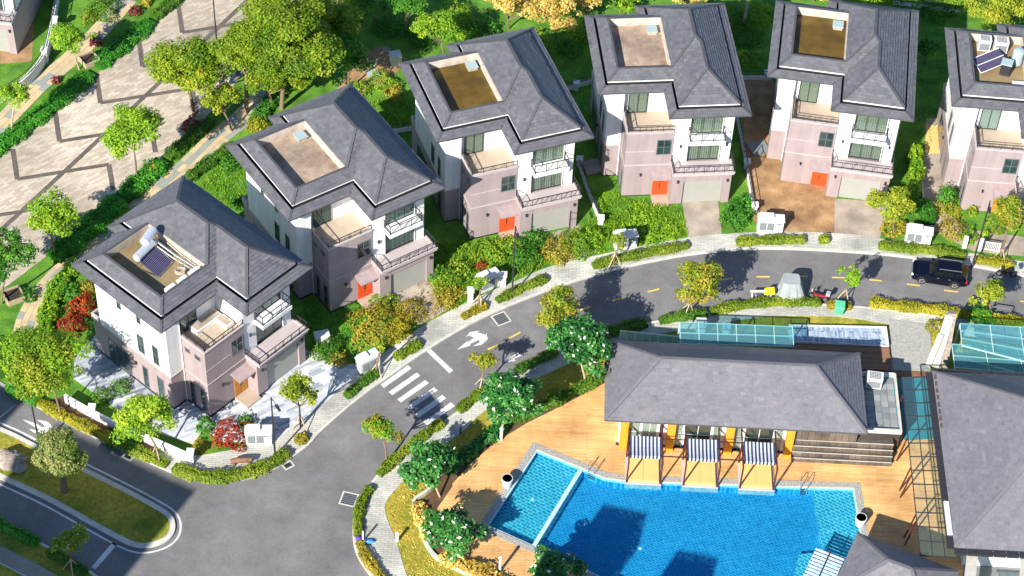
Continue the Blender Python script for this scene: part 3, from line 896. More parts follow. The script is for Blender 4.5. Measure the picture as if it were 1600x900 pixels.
def window(parent, o, u, n, w_, h_, nx=1, nz=1, sub='pane', frame='metal_grey', pane='pane_dark', fw=.07, name='window', proud=.05):
    """frame of bars standing proud of the wall, each pane a piece of its own; o = lower corner, u = along, n = outward"""
    o, u, n = Vector(o), Vector(u), Vector(n); z = Vector((0,0,1))
    mb = MB()
    def bx(a0, a1, b0, b1, d0, d1, mbx):
        c = [o+u*a+z*b+n*d for d in (d0,d1) for a, b in ((a0,b0),(a1,b0),(a1,b1),(a0,b1))]
        mbx.faces(c, [(0,1,2,3),(7,6,5,4),(0,4,5,1),(1,5,6,2),(2,6,7,3),(3,7,4,0)])
    bx(0,fw,0,h_,0,proud,mb); bx(w_-fw,w_,0,h_,0,proud,mb); bx(fw,w_-fw,0,fw,0,proud,mb); bx(fw,w_-fw,h_-fw,h_,0,proud,mb)
    pw, ph = (w_-2*fw)/nx, (h_-2*fw)/nz
    for i in range(1, nx): bx(fw+pw*i-.025, fw+pw*i+.025, fw, h_-fw, 0, proud*.8, mb)
    for i in range(1, nz): bx(fw, w_-fw, fw+ph*i-.025, fw+ph*i+.025, 0, proud*.7, mb)
    wobj = mb.build(name, M[frame], parent)
    for i in range(nx):
        for k in range(nz):
            m2 = MB(); bx(fw+pw*i+.004, fw+pw*(i+1)-.004, fw+ph*k+.004, fw+ph*(k+1)-.004, .006, .02, m2)
            m2.build(sub, M[pane], wobj)
    return wobj
def railing(parent, pts, z, h=.85, step=.95, name='railing', m='metal_dark'):
    mb = MB()
    for i in range(len(pts)-1):
        a, b = Vector((*pts[i], z)), Vector((*pts[i+1], z))
        up = Vector((0,0,1))
        mb.bar(a+up*h, b+up*h, .06, .05); mb.bar(a+up*.12, b+up*.12, .04, .04)
        n = max(1, round((b-a).length/step))
        for k in range(n+1):
            p = a+(b-a)*k/n
            mb.bar(p, p+up*h, .045, .045)
        for k in range(n*3):
            p = a+(b-a)*(k+.5)/(n*3)
            mb.bar(p+up*.12, p+up*h, .014, .014)
    return mb.build(name, M[m], parent)

ZE, ZU, SLP, WD = 11.07, 11.67, .708, 13.2
def make_house():
    rr = random.Random(11)
    h = empty('villa', (0,0,0))
    B = lambda name, mats, f, par=h, **k: (lambda m_: (f(m_), m_.build(name, mats, par, **k))[1])(MB())
    # walls
    B('ground_floor_wall', M['pink'], lambda m_: (m_.prism([(1.18,4.5),(2.65,4.5),(2.65,1.72),(6.9,1.72),(6.9,.75),(12.35,.75),(12.35,14.5),(5.8,14.5),(5.8,14.05),(1.18,14.05)], -.5, 3.9),
        m_.box((6.9,.44,-.5),(8.0,.75,3.9)), m_.box((11.65,.44,-.5),(12.35,.75,3.9)), m_.box((8.0,.46,2.85),(11.65,.75,3.88))))
    for a, b in (((1.16,4.48,-.5),(1.3,14.07,.14)), ((1.16,4.478,-.5),(2.63,4.6,.14)), ((2.632,1.7,-.5),(2.8,4.4,.14)), ((2.634,1.698,-.5),(5.38,1.8,.14)), ((6.88,.42,-.5),(8.0,.6,.10))):
        B('plinth', M['dark'], lambda m_: m_.box(a, b))
    B('porch_wall', M['pink'], lambda m_: (m_.box((2.65,1.72,3.9),(6.9,5.04,7.3)), m_.box((2.65,1.72,7.3),(2.8,5.04,7.78)), m_.box((2.8,1.72,7.3),(6.94,1.87,7.78))))
    B('parapet_cap', M['trim'], lambda m_: (m_.box((2.58,1.65,7.78),(2.86,5.0,7.92)), m_.box((2.86,1.652,7.78),(6.94,1.94,7.918))))
    B('upper_wall', M['white'], lambda m_: (m_.prism([(1.18,4.5),(2.648,4.5),(2.648,5.05),(6.95,5.05),(6.95,2.3),(12.2,2.3),(12.2,14.3),(5.8,14.3),(5.8,13.1),(1.18,13.1)], 3.92, 11.0),
        m_.box((6.95,1.8,4.0),(8.3,2.3,11)), m_.box((11.35,1.8,4.0),(12.2,2.3,11)), m_.box((8.3,1.82,6.55),(11.35,2.3,7.4)), m_.box((8.3,1.81,10.3),(11.35,2.3,11))))
    B('wall_band', M['trim'], lambda m_: (m_.box((1.12,4.44,3.86),(1.3,13.2,3.98)), m_.box((1.121,4.441,3.861),(2.62,4.6,3.979)), m_.box((2.6,1.67,3.86),(2.75,4.4,3.98)), m_.box((2.601,1.671,3.861),(6.86,1.8,3.979)), m_.box((2.61,1.69,5.55),(5.36,1.8,5.63))))
    B('roof_terrace_wall', M['trim'], lambda m_: (m_.box((1.10,13.2,3.9),(5.7,14.12,4.15)), m_.box((1.10,13.2,4.15),(1.24,14.12,4.6)), m_.box((1.24,13.98,4.15),(5.7,14.12,4.6))))
    B('balcony_floor', M['beige_tile'], lambda m_: m_.box((2.82,1.89,7.25),(6.93,5.04,7.34)))
    railing(h, [(2.72,4.9),(2.72,1.8),(6.9,1.8)], 7.92, .55)
    sl = B('balcony_slab', M['trim'], lambda m_: (m_.box((6.85,.04,3.88),(12.45,1.79,4.12)), m_.box((6.8,-.02,4.12),(12.5,.16,4.24)), m_.box((12.3,.16,4.12),(12.5,1.79,4.24)), m_.box((6.8,.16,4.12),(7.0,1.70,4.24))))
    railing(sl, [(6.9,1.7),(6.9,.08),(12.4,.08),(12.4,1.8)], 4.24, .75)
    s2 = B('balcony_slab', M['white'], lambda m_: (m_.box((8.12,.72,6.98),(11.42,1.795,7.38))))
    railing(s2, [(8.2,1.78),(8.2,.80),(11.34,.80),(11.34,1.78)], 7.38, .95)
    # tall windows of the wing, with curtains behind the glass
    for z0, z1 in ((4.15,6.5),(7.45,10.25)):
        c = B('curtain', M['curtain'], lambda m_: [m_.poly([(8.3+.1*k,2.25 if k % 2 else 2.18,z0-.1),(8.3+.1*(k+1),2.18 if k % 2 else 2.25,z0-.1),(8.3+.1*(k+1),2.18 if k % 2 else 2.25,z1+.2),(8.3+.1*k,2.25 if k % 2 else 2.18,z1+.2)]) for k in range(30)], tones=True)
        window(h, (8.32,1.95,z0), (1,0,0), (0,-1,0), 3.0, z1-z0, 3, 1, pane='pane', frame='metal_dark')
    c = B('curtain', M['curtain'], lambda m_: [m_.poly([(3.12+.09*k,5.03 if k % 2 else 5.0,7.4),(3.12+.09*(k+1),5.0 if k % 2 else 5.03,7.4),(3.12+.09*(k+1),5.0 if k % 2 else 5.03,9.9),(3.12+.09*k,5.03 if k % 2 else 5.0,9.9)]) for k in range(18)], tones=True)
    window(h, (3.08,4.98,7.38), (1,0,0), (0,-1,0), 1.75, 2.6, 2, 1, pane='pane', frame='metal_dark', name='balcony_door')
    # other windows
    window(h, (5.42,1.72,5.15), (1,0,0), (0,-1,0), 1.32, 1.8, 2, 2, frame='metal_grey')
    for y0, y1, z0, z1, nx, nz, nm in ((9.6,12.4,.15,2.8,3,1,'glass_door'),(7.5,8.3,4.35,6.5,2,2,'window'),(5.75,6.45,4.3,6.55,2,2,'window'),(9.92,10.45,7.95,8.8,1,1,'window'),
                                  (7.55,8.05,8.0,8.85,1,1,'window'),(7.45,8.1,.2,2.7,1,2,'window'),(5.5,6.3,.15,2.8,1,1,'side_door')):
        window(h, (1.18,y1,z0), (0,-1,0), (-1,0,0), y1-y0, z1-z0, nx, nz, name=nm)
    for y0, y1, z0, z1 in ((3.5,4.1,6.4,6.9),(2.3,2.95,6.4,6.9),(3.35,3.95,.25,2.9),(2.05,2.7,.25,2.9)):
        window(h, (2.65,y1,z0), (0,-1,0), (-1,0,0), y1-y0, z1-z0, 1, 1 if z1-z0 < 1 else 2)
    for y0, z0 in ((4,4.6),(8,4.6),(11.5,4.6),(5,8.1),(10,8.1)):
        window(h, (12.2,y0,z0), (0,1,0), (1,0,0), .9, 1.6, 2, 1)
    # doors
    d = B('door', M['orange_door'], lambda m_: (m_.box((5.42,1.68,.12),(6.12,1.74,2.7)), m_.box((6.14,1.68,.12),(6.84,1.74,2.7)), m_.box((5.5,1.665,1.5),(6.04,1.69,2.5)), m_.box((6.22,1.665,1.5),(6.76,1.69,2.5)), m_.box((5.5,1.665,.3),(6.04,1.69,1.35)), m_.box((6.22,1.665,.3),(6.76,1.69,1.35))))
    B('handle', M['metal_dark'], lambda m_: m_.box((6.06,1.62,1.1),(6.1,1.68,1.6)), d)
    B('doorstep', M['beige_tile'], lambda m_: m_.box((5.36,.15,-.4),(6.89,1.72,.12)))
    B('door_canopy', M['pink'], lambda m_: m_.faces([(5.1,.55,2.98),(6.89,.55,2.98),(6.89,1.71,3.2),(5.1,1.71,3.2),(5.1,.55,3.1),(6.89,.55,3.1),(6.89,1.71,3.34),(5.1,1.71,3.34)], [(3,2,1,0),(4,5,6,7),(0,1,5,4),(1,2,6,5),(2,3,7,6),(3,0,4,7)]))
    g = B('garage_door', M['garage'], lambda m_: [m_.box((8.02,.62,.02+.355*k),(11.63,.74,.02+.355*k+.345)) for k in range(8)])
    for x, y, z in ((7.45,.44,2.75),(12.0,.44,2.75),(4.2,1.72,2.6),(7.6,1.8,5.9),(11.8,1.8,5.9)):
        B('wall_lamp', M['metal_dark'], lambda m_: (m_.box((x-.07,y-.14,z),(x+.07,y-.002,z+.26)), m_.box((x-.1,y-.17,z+.26),(x+.1,y-.002,z+.29))))
    B('wall_lamp', M['metal_dark'], lambda m_: (m_.box((1.02,8.75,2.3),(1.178,8.9,2.55)), m_.box((1.0,8.72,2.55),(1.178,8.93,2.58))))
    for x, y, r_ in ((11.22,1.76,.045),(12.28,2.2,.05),(2.57,4.46,.045)):
        B('downpipe', M['white'], lambda m_: m_.tube([(x,y,4.25 if x > 5 else -.2),(x,y,10.95)], r_, 8))
    # lower skirt roof
    E_ = [(0,3.5),(5.89,3.5),(5.89,0),(13.2,0),(13.2,15.4),(4.86,15.4),(4.86,14.25),(0,14.25)]
    d_ = .74
    I_ = [(d_,3.5+d_),(5.89+d_,3.5+d_),(5.89+d_,d_),(13.2-d_,d_),(13.2-d_,15.4-d_),(4.86+d_,15.4-d_),(4.86+d_,14.25-d_),(d_,14.25-d_)]
    zi = ZE+.34
    sk = B('skirt_roof', [M['ridge'], M['white'], M['dark']], lambda m_: (
        [m_.poly([(*E_[k],ZE),(*E_[(k+1) % 8],ZE),(*I_[(k+1) % 8],zi),(*I_[k],zi)], 0) for k in range(8)],
        [m_.poly([(*E_[k],ZE-.12),(*E_[(k+1) % 8],ZE-.12),(*E_[(k+1) % 8],ZE),(*E_[k],ZE)], 0) for k in range(8)],
        [m_.poly([(*I_[k],11.1),(*I_[(k+1) % 8],11.1),(*I_[(k+1) % 8],zi),(*I_[k],zi)], 2) for k in range(8)],  # inner edge near-black, the channel's shade set in its colour
        m_.sheet([(*p,0) for p in E_], ZE-.12, m=1)))
    def fs(m_):
        for k in range(8):
            shingles(m_, [(*E_[k],ZE),(*E_[(k+1) % 8],ZE),(*I_[(k+1) % 8],zi),(*I_[k],zi)], rr)
    B('slates', M['shingle'], fs, sk, tones=True)["kind"] = "stuff"
    for k in range(8): B('hip_cap', M['ridge'], lambda m_: m_.bar((*E_[k],ZE+.05),(*I_[k],zi+.05),.2,.07), sk)
    # upper roof
    U1,U2,U3,U4,U5 = (.95,4.45),(6.84,4.45),(6.84,.95),(12.25,.95),(12.25,14.45)
    U6,V0,U8 = (5.81,14.45),(5.81,13.3),(.95,13.3)
    zr = lambda run: ZU+SLP*run
    T1,T4 = (1.88,5.382),(1.88,12.368)
    H_,T3 = (6.742,5.382),(6.742,12.368)
    zt = zr(.932)
    R1,R2 = (9.03,11.23,zr(3.22)),(9.03,7.67,zr(3.22)); R3,R4 = (9.545,7.155,zr(2.705)),(9.545,3.655,zr(2.705))
    u = lambda p: (*p, ZU)
    t_ = lambda p: (*p, zt)
    faces = [[u(U1),t_(T1),t_(T4),u(U8)], [u(U1),u(U2),t_(H_),t_(T1)], [u(U2),R3,R2,t_(H_)], [t_(H_),R2,R1,t_(T3)], [t_(T3),R1,u(U6),u(V0)],
             [u(U4),(12.25,7.155,ZU),R3,R4], [(12.25,7.155,ZU),(12.25,7.67,ZU),R2,R3], [(12.25,7.67,ZU),u(U5),R1,R2], [u(U3),u(U4),R4], [u(U3),R4,R3,u(U2)],
             [u(U5),u(U6),R1], [u(U8),u(V0),t_(T3),t_(T4)]]
    loop = [U1,U2,U3,U4,U5,U6,V0,U8]
    def fr(m_):
        for f in faces:
            P = [Vector(p) for p in f]
            n = (P[1]-P[0]).cross(P[2]-P[0])
            m_.poly(f if n.z > 0 else f[::-1], 0)
        for k in range(8):
            a, b = loop[k], loop[(k+1) % 8]
            m_.poly([(*a,ZU-.15),(*b,ZU-.15),(*b,ZU-.01),(*a,ZU-.01)], 1)
    rf = B('roof', [M['ridge'], M['white']], fr)
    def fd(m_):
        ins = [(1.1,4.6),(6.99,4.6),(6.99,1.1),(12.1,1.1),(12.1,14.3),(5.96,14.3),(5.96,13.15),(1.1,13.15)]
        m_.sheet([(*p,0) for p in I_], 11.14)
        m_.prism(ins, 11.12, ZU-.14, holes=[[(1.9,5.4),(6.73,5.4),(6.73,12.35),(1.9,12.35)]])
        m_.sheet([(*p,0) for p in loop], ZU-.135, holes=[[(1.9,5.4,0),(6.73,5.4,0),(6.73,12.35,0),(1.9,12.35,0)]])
    B('eave_gap_shade', M['dark'], fd, rf)  # near-black channel; shade under the upper roof edge is put into the colour
    def fs2(m_):
        for f in faces: shingles(m_, f, rr)
    B('slates', M['shingle'], fs2, rf, tones=True)["kind"] = "stuff"
    L3 = lambda a, b, m_: m_.bar((a[0],a[1],a[2]+.05),(b[0],b[1],b[2]+.05),.24,.09)
    for a, b in ((u(U1),t_(T1)),(t_(H_),R2),(R2,R1),(R2,R3),(R3,R4),(R4,u(U3)),(R4,u(U4)),(R1,u(U5)),(R1,u(U6)),(u(U8),t_(T4))): B('hip_cap', M['ridge'], lambda m_: L3(a, b, m_), rf)
    # open roof terrace sunk in the roof
    zf = 11.45
    B('terrace_parapet', M['cream_wall'], lambda m_: (m_.box((1.9,12.2,zf),(6.72,12.36,zt-.02)), m_.box((1.89,5.39,zf),(2.0,12.2,zt-.02)), m_.box((2.0,5.39,zf),(6.72,5.5,zt-.02)), m_.box((6.62,5.5,zf),(6.73,12.2,zt-.02))), rf)
    B('rim', M['ridge'], lambda m_: (m_.box((1.80,12.22,zt),(6.74,12.42,zt+.07)), m_.box((1.80,5.32,zt),(1.98,12.22,zt+.07)), m_.box((1.98,5.32,zt),(6.76,5.5,zt+.07))), rf)
    fl = B('terrace_floor', M['terrace_sand'], lambda m_: m_.box((1.95,5.45,zf-.2),(6.7,12.3,zf+.02)), rf)
    return h

house = make_house()
HOUSES = [(-24.634,110.551,.8815,.235,'terrace_tan','corner villa nearest the junction, solar water heater and purple collector on its roof terrace'),
          (-16.675,123.094,.6309,.141,'terrace_sand','second villa from the left, sandy dry roof terrace with dark strip of shade'),
          (-5.836,133.194,.3797,.108,'terrace_moss','third villa from the left, brown flooded roof terrace and lamp post in front'),
          (7.148,140.333,.1295,.047,'terrace_sand','fourth villa from the left, pale sandy roof terrace and grassy front garden'),
          (21.466,144.177,-.1175,-.157,'terrace_moss','fifth villa from the left, brown flooded roof terrace and bare soil yard'),
          (38.008,141.396,-.0407,-.105,'terrace_tan','rightmost villa cut by the frame, air conditioners and solar panels on roof terrace')]
VILLAS = []
for i, (x, y, a, z, tm, lb) in enumerate(HOUSES):
    o = house if i == 0 else copy_tree(house)
    o.location = (x, y, z); o.rotation_euler = (0, 0, a)
    tag(o, lb, 'villa', 'grey roofed villas along the curved street')
    VILLAS.append(o)
def wire_terrace():
    for o, (x, y, a, z, tm, lb) in zip(VILLAS, HOUSES):
        for r_ in o.children:
            if r_.name.split('.')[0] == 'roof':
                for c in r_.children:
                    if c.name.split('.')[0] == 'terrace_floor':
                        c.material_slots[0].link = 'OBJECT'; c.material_slots[0].material = M[tm]
            if r_.name.split('.')[0] == 'curtain' and o in (VILLAS[0], VILLAS[1], VILLAS[5]):
                r_.material_slots[0].link = 'OBJECT'; r_.material_slots[0].material = M['white_blind' if o is VILLAS[5] else 'teal_blind']
            if r_.name.split('.')[0] == 'door' and o in (VILLAS[0], VILLAS[5]):
                r_.material_slots[0].link = 'OBJECT'; r_.material_slots[0].material = M['wood_door']
wire_terrace()
# neighbours at the edge of the picture and just outside it (their shade falls on the road)
def neighbour(loc, rz, label):
    o = copy_tree(house); o.location = loc; o.rotation_euler = (0,0,rz)
    return tag(o, label, 'villa', 'grey roofed villas along the curved street')
def house_at(px, local, rz, z=.1):
    g = G(px[0], px[1], z); c, s = math.cos(rz), math.sin(rz)
    return (g[0]-(c*local[0]-s*local[1]), g[1]-(s*local[0]+c*local[1]), z)
neighbour(house_at((27,85), (12.35,.44), R(-6)), R(-6), 'villa corner with balcony at the upper left edge behind a white wall')

def hl(i, p):
    x, y, a, z = HOUSES[i][:4]
    c, s = math.cos(a), math.sin(a)
    return (x+c*p[0]-s*p[1], y+s*p[0]+c*p[1], z+p[2])
# things standing on the roof terraces
TZ = 11.47
def hatch(i, lx, ly, label):
    mb = MB()
    mb.box((-.42,-.42,0),(.42,.42,.32), 1); mb.box((-.5,-.5,.32),(.5,.5,.40), 0); mb.box((-.46,-.46,.40),(.46,.46,.43), 0)
    o = mb.build('roof_hatch', [M['hatch'], M['concrete']])
    o.location = hl(i, (lx, ly, TZ)); o.rotation_euler = (0,0,HOUSES[i][2])
    tag(o, label, 'roof hatch', 'roof hatches on the villa terraces')
hatch(1, 5.7, 11.3, 'pale roof hatch on the second villa\'s sandy terrace')
hatch(2, 5.85, 11.35, 'pale roof hatch on the third villa\'s flooded terrace')
hatch(3, 5.8, 11.2, 'pale roof hatch on the fourth villa\'s sandy terrace')
hatch(4, 5.85, 11.1, 'pale roof hatch on the fifth villa\'s flooded terrace')

def solar_heater(i, lx, ly, rot, label):
    t = empty('solar_water_heater', hl(i, (lx, ly, TZ)), HOUSES[i][2]+rot, label, 'solar heater')
    mb = MB(); mb.tube([(-1.05,.55,1.25),(1.05,.55,1.25)], .36, 16); mb.tube([(-1.12,.55,1.25),(-1.05,.55,1.25)], .3, 12); mb.tube([(1.05,.55,1.25),(1.12,.55,1.25)], .3, 12)
    mb.build('tank', M['tank'], t, smooth=False)
    mb = MB(); mb.faces([(-.95,-1.35,.2),(.95,-1.35,.2),(.95,.35,1.0),(-.95,.35,1.0),(-.95,-1.35,.12),(.95,-1.35,.12),(.95,.35,.92),(-.95,.35,.92)], [(0,1,2,3),(7,6,5,4),(0,4,5,1),(1,5,6,2),(2,6,7,3),(3,7,4,0)])
    mb.build('collector', M['solar'], t)
    mb = MB()
    for x in (-1,1):
        mb.bar((x,-1.45,.14),(x,.40,1.04),.06); mb.bar((x,.55,0),(x,.55,1.0),.05); mb.bar((x,-1.3,0),(x,-1.3,.2),.05); mb.bar((x,.55,.05),(x,-1.3,.1),.04)
    mb.bar((-1,-1.45,.16),(1,-1.45,.16),.07); mb.bar((-1,.55,.5),(1,.55,.5),.04)
    mb.build('frame', M['steel'], t)
    return t
solar_heater(0, 4.3, 9.4, R(12), 'solar water heater with white tank and purple collector on corner villa roof')
t = empty('second_water_tank', hl(0, (5.3, 10.6, TZ)), HOUSES[0][2]+R(20), 'upright white water tank on a steel stand beside the corner villa\'s collector', 'water tank')
t.name = 'water_tank'
mb = MB(); mb.tube([(-.75,0,1.55),(.75,0,1.55)], .42, 16); mb.tube([(-.82,0,1.55),(-.75,0,1.55)], .36, 12); mb.build('tank', M['tank'], t)
mb = MB()
for x in (-.6,.6):
    for y in (-.4,.4): mb.bar((x,y,0),(x,y*.7,1.3),.05)
    mb.bar((x,-.4,.6),(x,.4,.6),.04)
mb.bar((-.6,.4,.9),(.6,-.4,.9),.04); mb.bar((-.9,.5,0),(-.9,.5,2.6),.03); mb.build('stand', M['steel'], t)
t = empty('pipe_run', hl(0, (5.9, 8.2, TZ)), HOUSES[0][2], 'bundle of white insulated pipes on the corner villa roof terrace', 'pipes')
for k, (y0, y1, x0, x1, z) in enumerate([(-2.0,2.0,.2,-.3,.55),(-2.0,2.0,.38,-.12,.42),(-1.9,1.6,.05,-.5,.3)]):
    mb = MB(); mb.tube([(x0,y0,z),((x0+x1)/2,0,z+.15),(x1,y1,z+.6)], .055, 8); mb.build('pipe', M['tank'], t)
mb = MB()
for y in (-1.8,-1.2,-.6): mb.bar((-.3,y,0),(.5,y+.1,.6),.04); mb.bar((.5,y,0),(-.3,y+.1,.6),.04)
mb.build('bracket', M['steel'], t)
t = empty('coiled_hose', hl(0, (5.2, 6.9, TZ)), 0, 'coil of pale hose lying on the corner villa roof terrace', 'hose')
mb = MB()
mb.tube([(.42*math.cos(a*.5)*(1+.05*math.sin(a)), .32*math.sin(a*.5), .05+.012*a) for a in range(0, 40)], .035, 6)
mb.build('coil', M['cream_wall'], t)
for k in range(3):
    mb = MB(); mb.box((-.45,-.16,0),(.45,.16,.3)); mb.box((-.47,-.18,.3),(.47,.18,.34))
    o = mb.build('white_box', M['ac_white']); o.location = hl(0, (3.1+1.25*k, 5.75, TZ+.55)); o.rotation_euler = (0,0,HOUSES[0][2])
    tag(o, ['white box at the left end of the corner villa\'s terrace front rim','white box in the middle of the corner villa\'s terrace front rim','white box nearest the pipes on the corner villa\'s terrace rim'][k], 'box', 'white boxes on the corner villa terrace rim')
def ac_unit(loc, rz, label, sx=1.0, name='air_conditioner'):
    t = empty(name, loc, rz, label, 'air conditioner', 'outdoor air conditioning units')
    mb = MB(); mb.box((-.55*sx,-.42,.08),(.55*sx,.42,1.25)); mb.box((-.58*sx,-.45,1.25),(.58*sx,.45,1.29)); mb.build('casing', M['ac_white'], t)
    mb = MB()
    mb.box((-.45*sx,-.44,.2),(.45*sx,-.424,.95))
    mb.build('intake', M['louvre'], t)
    mb = MB()
    for k in range(7): mb.box((-.38*sx+.125*sx*k-.015,-.34,1.292),(-.38*sx+.125*sx*k+.015,.34,1.31))
    for k in range(5): mb.box((-.4*sx,-.32+.16*k-.015,1.291),(.4*sx,-.32+.16*k+.015,1.308))
    mb.build('fan_grille', M['metal_dark'], t)
    for q in (-.45,.45):
        mb = MB(); mb.box((q*sx-.05,-.4,0),(q*sx+.05,.4,.08)); mb.build('foot', M['metal_grey'], t)
    return t
def h6(px, py): return (G(px, py, 11.4)[0], G(px, py, 11.4)[1], TZ-.1)
a6 = HOUSES[5][2]
ac_unit(hl(5,(3.2,11.2,TZ)), a6, 'left white air conditioner on the rightmost villa roof terrace', 1.0)
ac_unit(hl(5,(4.7,11.1,TZ)), a6, 'right white air conditioner with dark grille on the rightmost villa roof terrace', 1.1)
t = empty('solar_collector', hl(5,(3.6,9.0,TZ)), a6+R(-70), 'tilted pair of grey and blue collector panels beside air conditioners', 'solar panel')
for k in (0,1):
    x0 = -.95+k*.97
    mb = MB(); mb.faces([(x0,-1.2,.15),(x0+.9,-1.2,.15),(x0+.9,1.2,.9),(x0,1.2,.9),(x0,-1.2,.09),(x0+.9,-1.2,.09),(x0+.9,1.2,.84),(x0,1.2,.84)], [(0,1,2,3),(7,6,5,4),(0,4,5,1),(1,5,6,2),(2,6,7,3),(3,7,4,0)])
    mb.build('panel', M['solar'], t)
mb = MB()
for x in (-1,0,1): mb.bar((x,-1.25,.14),(x,1.25,.95),.05)
mb.bar((-1,-1.25,.14),(1,-1.25,.14),.06); mb.bar((-1,1.2,0),(-1,1.2,.9),.05); mb.bar((1,1.2,0),(1,1.2,.9),.05); mb.build('frame', M['lamp_white'], t)
t = empty('heat_pump', hl(5,(4.9,7.9,TZ)), a6+R(-15), 'dark upright heat pump with pale blue lid on the rightmost villa roof', 'heat pump')
mb = MB(); mb.box((-.45,-.4,.12),(.45,.4,1.35)); mb.build('casing', M['metal_dark'], t)
mb = MB(); mb.box((-.5,-.45,1.35),(.5,.45,1.47)); mb.build('lid', M['hatch'], t)
mb = MB()
for x in (-.42,.42): mb.bar((x,-.4,0),(x,-.4,.14),.06); mb.bar((x,.4,0),(x,.4,.14),.06)
mb.build('foot', M['steel'], t)
t = empty('storage_tank', hl(5,(6.0,9.2,TZ)), a6, 'blue grey cylindrical water tank on the rightmost villa roof terrace', 'water tank')
mb = MB(); mb.lathe([(.01,.35),(.5,.35),(.52,.5),(.52,1.7),(.4,1.88),(.1,1.94),(.01,1.94)], 20); mb.build('tank', M['hatch'], t, smooth=False)
mb = MB()
for a in range(4): mb.bar((.4*math.cos(a*1.57),.4*math.sin(a*1.57),0),(.4*math.cos(a*1.57),.4*math.sin(a*1.57),.36),.05)
mb.build('stand', M['steel'], t)
mb = MB(); mb.box((-.6,-.35,0),(.6,.35,.5)); mb.box((-.62,-.37,.5),(.62,.37,.54))
o = mb.build('white_box', M['ac_white']); o.location = hl(5,(6.0,6.1,TZ)); o.rotation_euler = (0,0,a6)
tag(o, 'low white equipment box at the front of the rightmost villa roof terrace', 'box')
# planter benches on the corner villa balcony
mb = MB(); mb.box((3.9,3.9,7.34),(6.6,4.9,7.75), 0); mb.box((5.9,2.6,7.34),(6.7,3.9,7.75), 0); mb.box((4.0,4.0,7.75),(6.5,4.8,7.79), 1); mb.box((6.0,2.7,7.75),(6.6,3.9,7.79), 1)
o = mb.build('balcony_planter', [M['white'], M['concrete']]); o.location = VILLAS[0].location; o.rotation_euler = VILLAS[0].rotation_euler
tag(o, 'L-shaped white planter bench on the corner villa balcony', 'planter')
# ================================================================== pool and clubhouse
def offset_poly(P, d):
    """closed outline moved outward by d"""
    P = [Vector(p[:2]) for p in P]
    if area([(p.x,p.y) for p in P]) < 0: P = P[::-1]
    out = []
    for i in range(len(P)):
        a, b, c = P[i-1], P[i], P[(i+1) % len(P)]
        t1, t2 = (b-a).normalized(), (c-b).normalized()
        n1, n2 = Vector((t1.y,-t1.x)), Vector((t2.y,-t2.x))
        m_ = (n1+n2); m_ = m_/max(m_.length_squared, .3)*2
        out.append(tuple(b+m_*d))
    return out
DECK = [p[:2] for p in GP([(946,598),(880,632),(820,662),(770,693),(735,723),(700,758),(676,790),(690,845),(730,872),(800,905),(900,960),(1000,1030),(1520,1030),(1530,850),(1490,640),(1420,640),(1240,640),(946,640)], .2)]
mb = MB(); mb.prism([(*p,0) for p in DECK], .05, .19, holes=[[(*p,0) for p in offset_poly(POOL, .02)]])
struct('pool_deck', mb, M['deck'])
ring_o, ring_i = offset_poly(POOL, .55), offset_poly(POOL, .005)
mb = MB()
for i in range(len(ring_o)):
    j = (i+1) % len(ring_o)
    mb.poly([(*ring_o[i],.215),(*ring_o[j],.215),(*ring_i[j],.215),(*ring_i[i],.215)], 0)
    mb.poly([(*ring_o[i],.15),(*ring_o[j],.15),(*ring_o[j],.215),(*ring_o[i],.215)], 0)
struct('pool_coping', mb, M['mosaic'])
ri2 = offset_poly(POOL, -.14)
mb = MB()
for i in range(len(ring_o)):
    j = (i+1) % len(ring_o)
    mb.poly([(*ring_i[i],.16),(*ring_i[j],.16),(*ri2[j],.16),(*ri2[i],.16)], 0)
    mb.poly([(*ri2[i],-.1),(*ri2[j],-.1),(*ri2[j],.16),(*ri2[i],.16)], 0)
struct('pool_ledge', mb, M['pool_white'])
M['pool_main'] = pave('pool_mosaic', (.016,.235,.43), (.010,.17,.36), (.06,.36,.54), .42, .21, R(30), rough=.4, msize=.035, noise=.1, bump=.1)
M['pool_kid'] = pave('pool_mosaic_pale', (.05,.33,.40), (.028,.24,.33), (.22,.56,.58), .5, .28, R(30), rough=.4, msize=.05, noise=.1, bump=.1)
def pool_floor(name, P, z, m):
    mb = MB(); mb.sheet([(*p[:2],0) for p in P], z)
    if area(P) < 0: P = P[::-1]
    for i in range(len(P)):
        a, b = P[i], P[(i+1) % len(P)]
        mb.poly([(a[0],a[1],z),(b[0],b[1],z),(b[0],b[1],.15 if name == 'pool_floor' else z-.0),(a[0],a[1],.15 if name == 'pool_floor' else z)])
    return struct(name, mb, M[m])
pool_floor('pool_floor', POOL, -1.0, 'pool_main')
K1, K2, K3, K4 = (G(*p, .15) for p in ((838,702),(909,731),(834,853),(760,821)))
mb = MB(); mb.prism([K1,K2,K3,K4], -.98, -.42); struct('paddling_pool_floor', mb, M['pool_kid'])
sh = [G(*p, .15) for p in ((1272,761),(1335,763),(1349,850),(1368,950),(1305,965),(1288,870))]
mb = MB(); mb.prism(sh, -.98, -.35); struct('shallow_shelf', mb, M['pool_kid'])
st = [G(*p, .15) for p in ((1250,858),(1290,855),(1296,960),(1225,960))]
mb = MB(); mb.prism(st, -.97, -.50); struct('shallow_shelf', mb, M['pool_kid'])
mb = MB(); mb.bar((K2[0],K2[1],-.4),(K3[0],K3[1],-.4),.34,1.1); struct('pool_divider', mb, M['pool_white'])
